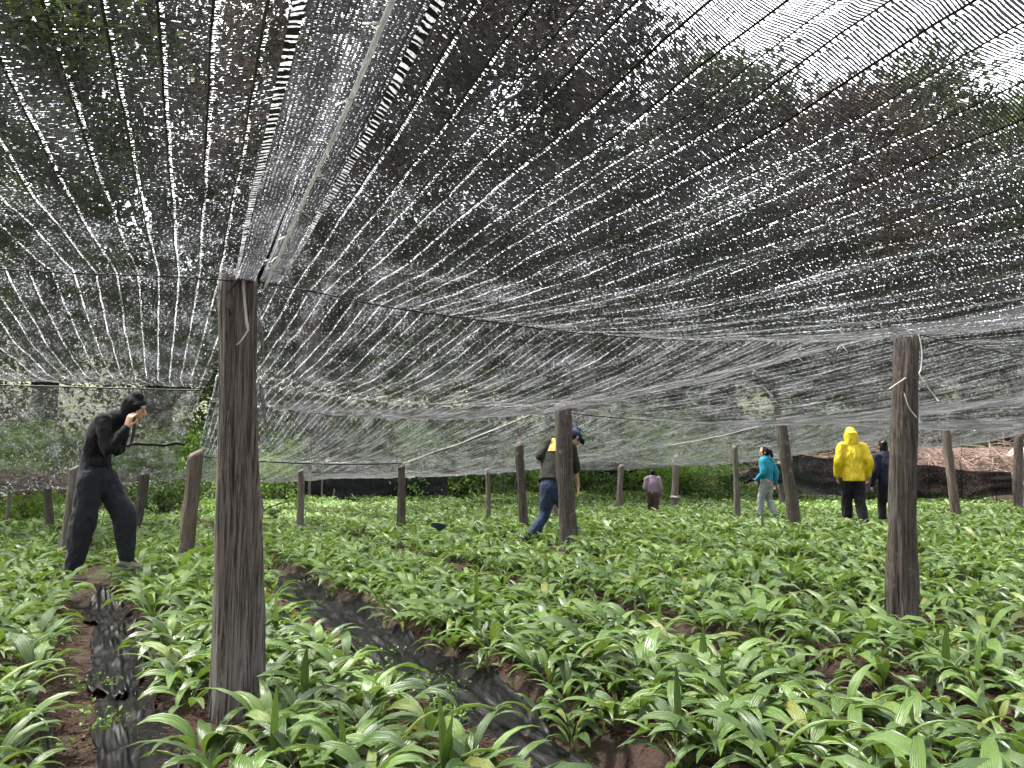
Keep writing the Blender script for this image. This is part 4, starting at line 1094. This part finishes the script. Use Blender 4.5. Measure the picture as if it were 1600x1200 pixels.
def person(label, foot_px, Y, J, C, vox, wr=.008):
    """J: joints in metres relative to a point on the ground under the figure; C: clothing colours and options"""
    g = at(foot_px[0], foot_px[1], Y); zg = float(ground_z(g.x, g.y))
    e = empty('person', (g.x, g.y, C.get('z', zg) + C.get('dz', 0))); tag(e, label, 'person')
    A = {k_: np.array(v, float) for k_, v in J.items()}
    lat = unit(A['shR'] - A['shL']); s = C.get('s', 1.0)
    hl = unit(A['hipR'] - A['hipL'])
    # body: one continuous surface
    parts, P = head_parts(A['head'], A['look'], A['headup'], s * C.get('hs', 1.0))
    parts.append(tube([A['chest'], A['neck'], A['head'] - unit(A['headup']) * .05 * s], [.07 * s, .052 * s, .05 * s], 12, side=lat, sub=4))
    parts.append(tube([A['pelvis'], A['waist'], A['chest'], mid(A['shL'], A['shR'])], [(.14 * s, .095 * s), (.115 * s, .08 * s), (.13 * s, .085 * s), (.10 * s, .06 * s)], 14, side=lat, sub=4))
    for q in 'LR':
        parts.append(tube([A['sh' + q], A['el' + q], A['wr' + q]], [.045 * s, .036 * s, .025 * s], 10, sub=4))
        parts.append(tube([A['hip' + q], A['kn' + q], A['an' + q]], [.075 * s, .05 * s, .036 * s], 10, sub=4))
        hd = C['hand' + q]
        parts += hand_parts(A['wr' + q], hd[0], hd[1], np.array(hd[2], float), s * 1.0, hd[3], .12)
    remesh('body', parts, vox * .62, SKIN, e, 2)
    if C.get('eyes'):
        for sd in (-1, 1):
            for rad, fw, m in ((.0085, .062, EYEW), (.0062, .0665, EYED)):
                V, F = tube([P(fw, sd * .033, .004), P(fw + .001, sd * .033, .004)], [rad * s, rad * s], 10, side=A['headup'], sub=1)
                link('eye', mk_mesh('eye', V, F, [m]), e)
    # trousers
    tw = C.get('leg', (.095, .075, .062)); pw = C.get('pel', (.17, .125))
    tp_ = [tube([mid(A['pelvis'], A['waist'], -.35), A['pelvis'], mid(A['pelvis'], A['waist'], .75)], [(pw[0] * .92 * s, pw[1] * .95 * s), (pw[0] * s, pw[1] * s), (pw[0] * .86 * s, pw[1] * .86 * s)], 18, side=hl, sub=4)]
    for q in 'LR':
        tp_.append(tube([A['hip' + q] + (0, 0, .03), mid(A['hip' + q], A['kn' + q]), A['kn' + q], mid(A['kn' + q], A['an' + q], .5), mid(A['kn' + q], A['an' + q], .93)],
                        [tw[0] * s, tw[0] * .98 * s, tw[1] * s, (tw[1] + tw[2]) / 2 * s, tw[2] * s], 14, side=hl, sub=4))
    remesh('trousers', tp_, vox, C['m_leg'], e, 4, wr, 13, 3, (1, 1, .7))
    # shoes
    for q in 'LR':
        a0 = A['an' + q]; t_ = A['toe' + q]; d = unit(t_ - a0 + np.array([0, 0, .04])); hz = unit(np.cross(d, (0, 0, 1)))
        hp = a0 - d * .06 * s; hp[2] = mid(a0, t_, .5)[2] - .005
        sp = [tube([hp, mid(hp, t_, .35) + (0, 0, .012), mid(hp, t_, .7), t_], [(.036 * s, .036 * s), (.040 * s, .044 * s), (.045 * s, .032 * s), (.036 * s, .022 * s)], 12, side=hz, sub=3),
              tube([a0 + (0, 0, .03), a0, hp + d * .02], [.045 * s, .046 * s, .036 * s], 10, side=hz, sub=2)]
        sh = remesh('shoe', sp, vox * .7, C['m_shoe'], e, 2)
        so = tube([hp - (0, 0, .03), mid(hp, t_, .5) - (0, 0, .028), t_ - (0, 0, .018)], [(.038 * s, .011), (.045 * s, .011), (.038 * s, .01)], 12, side=hz, sub=3)
        link('sole', mk_mesh('sole', *so, [C['m_sole']]), sh)
    # top
    tr = C.get('torso', ((.165, .12), (.165, .115), (.185, .125), (.15, .085)))
    hem = A.get('hem', mid(A['pelvis'], A['waist'], .2))
    hemd = unit(hem - A['waist'])
    up = [tube([hem, hem - hemd * .03, A['waist'], A['chest'], mid(A['shL'], A['shR']) + np.array(C.get('yoke', (0, 0, .01)))], [(a * s, b * s) for a, b in (tr[:1] + tr)], 20, side=lat, sub=5, rnd='top')]
    sl = C.get('sleeve', (.075, .062, .045)); fr = C.get('slen', .97)
    for q in 'LR':
        mid_s = mid(A['shL'], A['shR'])
        if fr >= 1 or fr > .6:
            pts_ = [mid(A['sh' + q], mid_s, .35), A['sh' + q], mid(A['sh' + q], A['el' + q]), A['el' + q], mid(A['el' + q], A['wr' + q], .5), mid(A['el' + q], A['wr' + q], fr)]
            rd = [sl[0] * .95, sl[0], (sl[0] + sl[1]) / 2, sl[1], (sl[1] + sl[2]) / 2, sl[2]]
        else:
            pts_ = [mid(A['sh' + q], mid_s, .35), A['sh' + q], mid(A['sh' + q], A['el' + q]), mid(A['sh' + q], A['el' + q], .98)]
            rd = [sl[0] * .95, sl[0], sl[0] * .9, sl[0] * .85]
        up.append(tube(pts_, [r * s for r in rd], 14, side=(0, 1, .2), sub=4))
    if C.get('collar', True):
        up.append(tube([mid_s, A['neck'] + unit(A['headup']) * .0], [.085 * s, .066 * s], 12, side=lat, sub=1))
    top = remesh(C.get('top', 'shirt'), up, vox, C['m_top'], e, 4, wr, 12, 9, (1, 1, .6))
    return e, A, P, top, lat, s

F_ = mat_fabric
# --- woman in black at the left (profile, walking right, stooped)
M['black_knit'] = F_('black_knit', (.0028, .0028, .0036)); M['charcoal'] = F_('charcoal_cotton', (.013, .0145, .019), folds=.6)
M['beige'] = mat_plain('beige_canvas', (.16, .13, .105), .8, .15, 30); M['sole'] = mat_plain('pale_rubber', (.4, .37, .33), .7, .1, 20)
M['darkshoe'] = mat_plain('dark_shoe', (.03, .028, .028), .6, .2, 20); M['darksole'] = mat_plain('dark_rubber', (.03, .03, .03), .7, .1, 20)
def px(x, y, dy=0.0, ref=(150, 897), sc=174.): return ((x - ref[0]) / sc, dy, (ref[1] - y) / sc)
w_, Aw, Pw, top, lat, s = person('woman in black headscarf, black top and charcoal trousers stooping, hand at her cheek', (150, 897), 6.9,
    dict(pelvis=px(141, 742), waist=px(139, 706), chest=px(152, 668), hem=px(141, 728),
         shL=px(166, 655, .16), shR=px(162, 655, -.16), neck=px(180, 646), head=px(196, 635.5), look=(1, .05, -.22), headup=(.22, 0, 1),
         elL=px(160, 700, .16), wrL=px(164, 690, .0), elR=px(177, 702, -.22), wrR=px(196, 666, -.13),
         hipL=px(148, 748, .085), hipR=px(140, 748, -.085), knL=px(179, 800, .10), anL=px(188, 870, .10), toeL=px(206, 881, .12),
         knR=px(134, 815, -.09), anR=px(123, 884, -.10), toeR=px(141, 894, -.10)),
    dict(handR=((.25, .06, 1), (.35, .9, 0), (1, -.3, 0), .42), handL=((-.3, -.6, .9), (-.6, .2, .3), (1, .3, 0), .8), eyes=True, dz=.03,
         m_leg=M['charcoal'], m_top=M['black_knit'], m_shoe=M['beige'], m_sole=M['sole'], top='sweater',
         leg=(.104, .108, .068), pel=(.16, .128), torso=((.14, .122), (.13, .105), (.155, .122), (.125, .085)), sleeve=(.066, .052, .037), slen=.95), .010, .010)
# headscarf: hood over the skull with a drape falling behind the neck
hp = [tube([Pw(-.028, 0, -.04), Pw(-.026, 0, .02), Pw(-.02, 0, .065), Pw(-.012, 0, .102)], [(.083, .088), (.093, .103), (.088, .102), (.055, .07)], 18, side=lat, sub=4),
      tube([Pw(-.03, 0, .0), Pw(-.055, 0, -.08), px(178, 652), px(168, 655)], [(.082, .082), (.066, .062), (.066, .058), (.085, .05)], 14, side=lat, sub=4),
      tube([Pw(.03, -.083, .035), Pw(.066, 0, .072), Pw(.03, .083, .035)], [.015, .016, .015], 8, side=(0, 0, 1), sub=4)]
remesh('headscarf', hp, .008, M['black_knit'], w_, 8, .004, 26, 5, (1, 1, 1))
# lock of hair falling below the hand
V, F = tube([px(199, 655, -.02), px(198, 678, -.03), px(193, 697, -.03)], [(.018, .014), (.014, .010), (.004, .004)], 8, sub=4)
link('hair', mk_mesh('hair', V, F, [mat_plain('brown_hair', (.06, .03, .02), .5, .4, 120, .5, .004, stretch=(1, 1, .15))]), w_)

# --- bending man behind the middle post (seen from behind, facing away right)
def pm(x, y, dy=0.0): return ((x - 862) / 118., dy, (838 - y) / 118.)
M['olive'] = F_('dark_olive_jersey', (.016, .016, .012)); M['denim'] = F_('blue_denim', (.014, .026, .055), 300, .5); M['navycap'] = F_('navy_cap', (.014, .025, .06))
m_, Am, Pm, top, lat, s = person('man in navy cap, dark olive t-shirt and jeans bending forward behind the knotted post', (862, 838), 10.15,
    dict(pelvis=pm(862, 755), waist=pm(864, 735, .04), chest=pm(873, 705, .16), hem=pm(862, 746, .0),
         shL=pm(860, 686, .20), shR=pm(893, 690, .22), neck=pm(886, 680, .32), head=pm(902, 675, .40), look=(.75, .6, -.55), headup=(.35, .25, .9),
         elL=pm(846, 704, .12), wrL=pm(852, 722, .32), elR=pm(902, 724, .28), wrR=pm(907, 752, .34),
         hipL=pm(856, 760, -.06), hipR=pm(870, 760, .06), knL=pm(851, 793, -.05), anL=pm(824, 832, -.18), toeL=pm(832, 838, -.02),
         knR=pm(887, 788, .34), anR=pm(898, 812, .36), toeR=pm(909, 820, .48)),
    dict(handR=((.05, 0, -1), (-.9, .2, 0), (.3, 1, 0), .3), handL=((.2, .8, -.4), (0, -.3, -1), (1, 0, 0), .4),
         m_leg=M['denim'], m_top=M['olive'], m_shoe=M['darkshoe'], m_sole=M['darksole'], top='t_shirt', slen=.5,
         leg=(.098, .078, .066), pel=(.178, .14), torso=((.185, .145), (.175, .135), (.195, .14), (.16, .10)), sleeve=(.088, .07, .05)), .012, .008)
cp = [tube([Pm(-.012, 0, .03), Pm(-.012, 0, .07), Pm(-.012, 0, .115)], [(.088, .105), (.086, .104), (.05, .065)], 18, side=np.cross(unit(Am['look']), unit(Am['headup'])), sub=4),
      tube([Pm(.06, 0, .045), Pm(.12, 0, .036), Pm(.165, 0, .018)], [(.075, .012), (.078, .010), (.05, .006)], 14, side=np.cross(unit(Am['look']), unit(Am['headup'])), sub=3)]
remesh('cap', cp, .008, M['navycap'], m_, 2)
remesh('hair', [tube([Pm(-.045, 0, .04), Pm(-.05, 0, -.01), Pm(-.04, 0, -.05)], [(.076, .055), (.072, .05), (.055, .035)], 14, side=np.cross(unit(Am['look']), unit(Am['headup'])), sub=3)], .008, HAIR, m_, 2)
# yellow print on the back of the shirt: projected onto the cloth
def print_on(top, parent, cx, cz, w, h, mat, name, depth=.006):
    me = top.data; n = len(me.vertices); co = np.empty(n * 3, np.float32); me.vertices.foreach_get('co', co); co = co.reshape(-1, 3)
    nx_, nz_ = 15, 15; V = []
    for i in range(nx_):
        for j in range(nz_):
            x = cx + (i / (nx_ - 1) - .5) * w + (j / (nz_ - 1) - .5) * .06; z = cz + (j / (nz_ - 1) - .5) * h
            d = (co[:, 0] - x) ** 2 + (co[:, 2] - z) ** 2
            idx = np.argsort(d)[:12]; near_ = co[idx]; V.append((x, near_[:, 1].min() - depth, z))
    return link(name, mk_mesh(name, np.array(V), grid_faces(nx_, nz_), [mat]), parent)
k = NT('yellow_print'); f = k.noise(k.coord('Object'), 16, 2)
M['print'] = k.done(k.bsdf(k.ramp(f, [(.4, (.55, .38, .06)), (.5, (.50, .20, .08)), (.56, (.30, .34, .10)), (.62, (.6, .44, .08))]), .7))
pc_ = pm(869, 686)
print_on(top, top, pc_[0], pc_[2], .14, .17, M['print'], 'print')

# --- generic walkers seen from behind
def walker(label, xpx, ypx, Y, H, C, yaw=0.0, stride=.12, armL=None, armR=None, stoop=0.0, vox=.014):
    """standing or walking figure of height H seen from behind (facing +Y), then turned by yaw"""
    s = H / 1.72; S = s
    cz, sz = math.cos(yaw), math.sin(yaw)
    def r(x, y, z):
        y = y + stoop * max(0, z - .95) ; return ((x * cz - y * sz) * S, (x * sz + y * cz) * S, z * S)
    def rv(x, y, z): return (x * cz - y * sz, x * sz + y * cz, z)
    bs = C.get('bs', 1.0)
    J = dict(pelvis=r(0, 0, .93), waist=r(0, .01, 1.07), chest=r(0, .0, 1.28), hem=r(0, 0, C.get('hemz', .92)), shL=r(-.185 * bs, 0, 1.42), shR=r(.185 * bs, 0, 1.42), neck=r(0, .03, 1.47), head=r(0, .05, 1.60),
             look=rv(*C.get('look', (0, 1, -.15))), headup=rv(0, .1, 1),
             elL=r(*(armL[0] if armL else (-.25, -.02, 1.14))), wrL=r(*(armL[1] if armL else (-.26, .06, .90))), elR=r(*(armR[0] if armR else (.25, -.02, 1.14))), wrR=r(*(armR[1] if armR else (.26, .06, .90))),
             hipL=r(-.085, 0, .90), hipR=r(.085, 0, .90), knL=r(-.09, .04 + stride * .6, .50), anL=r(-.09, stride, .09), toeL=r(-.10, stride + .15, .04),
             knR=r(.09, .05 - stride * .3, .50), anR=r(.09, -stride, .09), toeR=r(.10, -stride + .15, .04))
    C = dict(C); C['s'] = s
    C.setdefault('handL', (rv(0, .15, -1), rv(1, 0, 0), rv(0, 1, 0), .35)); C.setdefault('handR', (rv(0, .15, -1), rv(-1, 0, 0), rv(0, 1, 0), .35))
    return person(label, (xpx, ypx), Y, J, C, vox * s, C.get('wr', .010))
M['mauve'] = F_('mauve_wool', (.20, .15, .185)); M['brown'] = F_('brown_cotton', (.045, .024, .020)); M['turq'] = F_('turquoise_fleece', (.012, .20, .29), vary=.12)
M['grey'] = F_('grey_cotton', (.22, .24, .25)); M['black'] = F_('black_cotton', (.005, .005, .007)); M['navy'] = F_('navy_fleece', (.008, .010, .024))
k = NT('yellow_rainwear'); f = k.noise(k.coord('Object', (1, 1, .5)), 14, 4, .6, .8)
M['yellow'] = k.done(k.bsdf(k.ramp(f, [(.3, (.50, .37, .010)), (.7, (.62, .48, .014))]), .42, k.bump(f, .7, .03), spec=.4))
def hair_cap(e, P, lat, s, ext=0.):
    remesh('hair', [tube([P(-.02, 0, -.05 - ext), P(-.026, 0, .0), P(-.02, 0, .05), P(-.014, 0, .098)], [(.07 * s, .072 * s), (.084 * s, .092 * s), (.083 * s, .098 * s), (.05 * s, .065 * s)], 16, side=lat, sub=4)], .009, HAIR, e, 2, .004, 40)
# child in mauve
e, A, P, top, lat, s = walker('child in mauve sweater and brown trousers walking away between the far posts', 1021, 800, 16.4, 1.10,
    dict(m_leg=M['brown'], m_top=M['mauve'], m_shoe=M['darkshoe'], m_sole=M['darksole'], top='sweater', hemz=.93, hs=1.12, leg=(.115, .095, .08), torso=((.185, .13), (.195, .13), (.2, .135), (.16, .09)), sleeve=(.085, .075, .055), bs=1.05),
    yaw=-.15, stride=.12, armL=((-.27, -.04, 1.12), (-.16, .16, 1.02)))
hair_cap(e, P, lat, s * 1.12, -.02)
# girl in turquoise
e, A, P, top, lat, s = walker('girl in turquoise hoodie and grey trousers with a dark ponytail', 1201, 826, 14.5, 1.36,
    dict(m_leg=M['grey'], m_top=M['turq'], m_shoe=M['darkshoe'], m_sole=M['darksole'], top='hoodie', hemz=.90, hs=1.12, leg=(.105, .08, .066), torso=((.165, .125), (.185, .135), (.2, .14), (.15, .09)), sleeve=(.085, .072, .052), look=(-.5, .8, -.2)),
    yaw=.75, stride=.14, armL=((-.26, -.05, 1.14), (-.22, .14, .96)), armR=((.25, -.10, 1.14), (.27, -.06, .88)))
hair_cap(e, P, lat, s * 1.12)
k_ = s * 1.12
fw = unit(A['look'])
V, F = tube([P(-.095, 0, .03), P(-.14, 0, .0), P(-.135, 0, -.08), P(-.11, 0, -.17)], [(.03 * k_, .03 * k_), (.04 * k_, .036 * k_), (.036 * k_, .03 * k_), (.012, .012)], 12, side=lat, sub=4)
link('ponytail', mk_mesh('ponytail', V, F, [HAIR]), e)
V, F = tube([P(-.095, -.02, .035), P(-.105, .0, .045), P(-.095, .02, .035)], [.018] * 3, 8, sub=3); link('hair_tie', mk_mesh('hair_tie', V, F, [mat_plain('red_tie', (.25, .03, .03), .7, .1)]), e)
hd = tube([A['neck'] + lat * -.10 * s - fw * .02, A['neck'] - fw * .085 * s + (0, 0, -.015), A['neck'] - fw * .095 * s + (0, 0, -.05), A['neck'] + lat * .10 * s - fw * .02], [.035, .055, .055, .035], 12, side=(0, 0, 1), sub=5)
remesh('hood', [hd], .010, M['turq'], top, 3, .008, 20)
V, F = tube([A['pelvis'] + np.array([0, 0, .005]), A['pelvis'] + np.array([0, 0, .035])], [(.178 * s, .135 * s), (.172 * s, .13 * s)], 22, side=lat, sub=1, rnd=False, cap=False)
link('red_hem', mk_mesh('red_hem', V - np.array([0, 0, .045 * s]), F, [F_('coral_shirt', (.5, .09, .07))]), e)
# yellow rain jacket
e, A, P, top, lat, s = walker('person in yellow hooded rain jacket and black trousers walking away', 1337, 818, 12.9, 1.60,
    dict(m_leg=M['black'], m_top=M['yellow'], m_shoe=M['darkshoe'], m_sole=M['darksole'], top='rain_jacket', hemz=.80, leg=(.105, .098, .09), pel=(.16, .12), torso=((.20, .16), (.19, .15), (.19, .14), (.14, .09)), sleeve=(.084, .074, .062), bs=.98, wr=.014, slen=.94),
    yaw=-.08, stride=.15, armL=((-.27, -.04, 1.15), (-.25, .08, .90)), armR=((.27, -.06, 1.15), (.27, .04, .90)))
remesh('hood', [tube([A['neck'] - (0, 0, .03), P(-.03, 0, -.07), P(-.02, 0, .0), P(-.012, 0, .05), P(-.01, 0, .085)], [(.125, .105), (.108, .105), (.112, .125), (.108, .122), (.082, .095)], 18, side=lat, sub=4)], .012, M['yellow'], top, 3, .014, 15, 7)
# navy jacket
e, A, P, top, lat, s = walker('person in navy jacket and black trousers, dark hair tied up, beside the yellow jacket', 1391, 816, 13.1, 1.50,
    dict(m_leg=M['black'], m_top=M['navy'], m_shoe=M['darkshoe'], m_sole=M['darksole'], top='jacket', hemz=.86, leg=(.10, .082, .075), torso=((.18, .13), (.185, .13), (.2, .135), (.155, .09)), sleeve=(.085, .072, .055), look=(0, 1, -.5)),
    yaw=.1, stride=.10, stoop=.12, armL=((-.25, .0, 1.14), (-.27, .10, .88)))
hair_cap(e, P, lat, s, .01)
remesh('hair_bun', [tube([P(-.10, -.025, .035), P(-.125, 0, .04), P(-.10, .025, .035)], [.034, .04, .034], 10, side=(0, 0, 1), sub=3)], .008, HAIR, e, 2)
V, F = tube([P(-.085, -.03, .075), P(-.09, 0, .085), P(-.085, .03, .075)], [.016] * 3, 8, sub=3); link('scrunchie', mk_mesh('scrunchie', V, F, [M['cord']]), e)
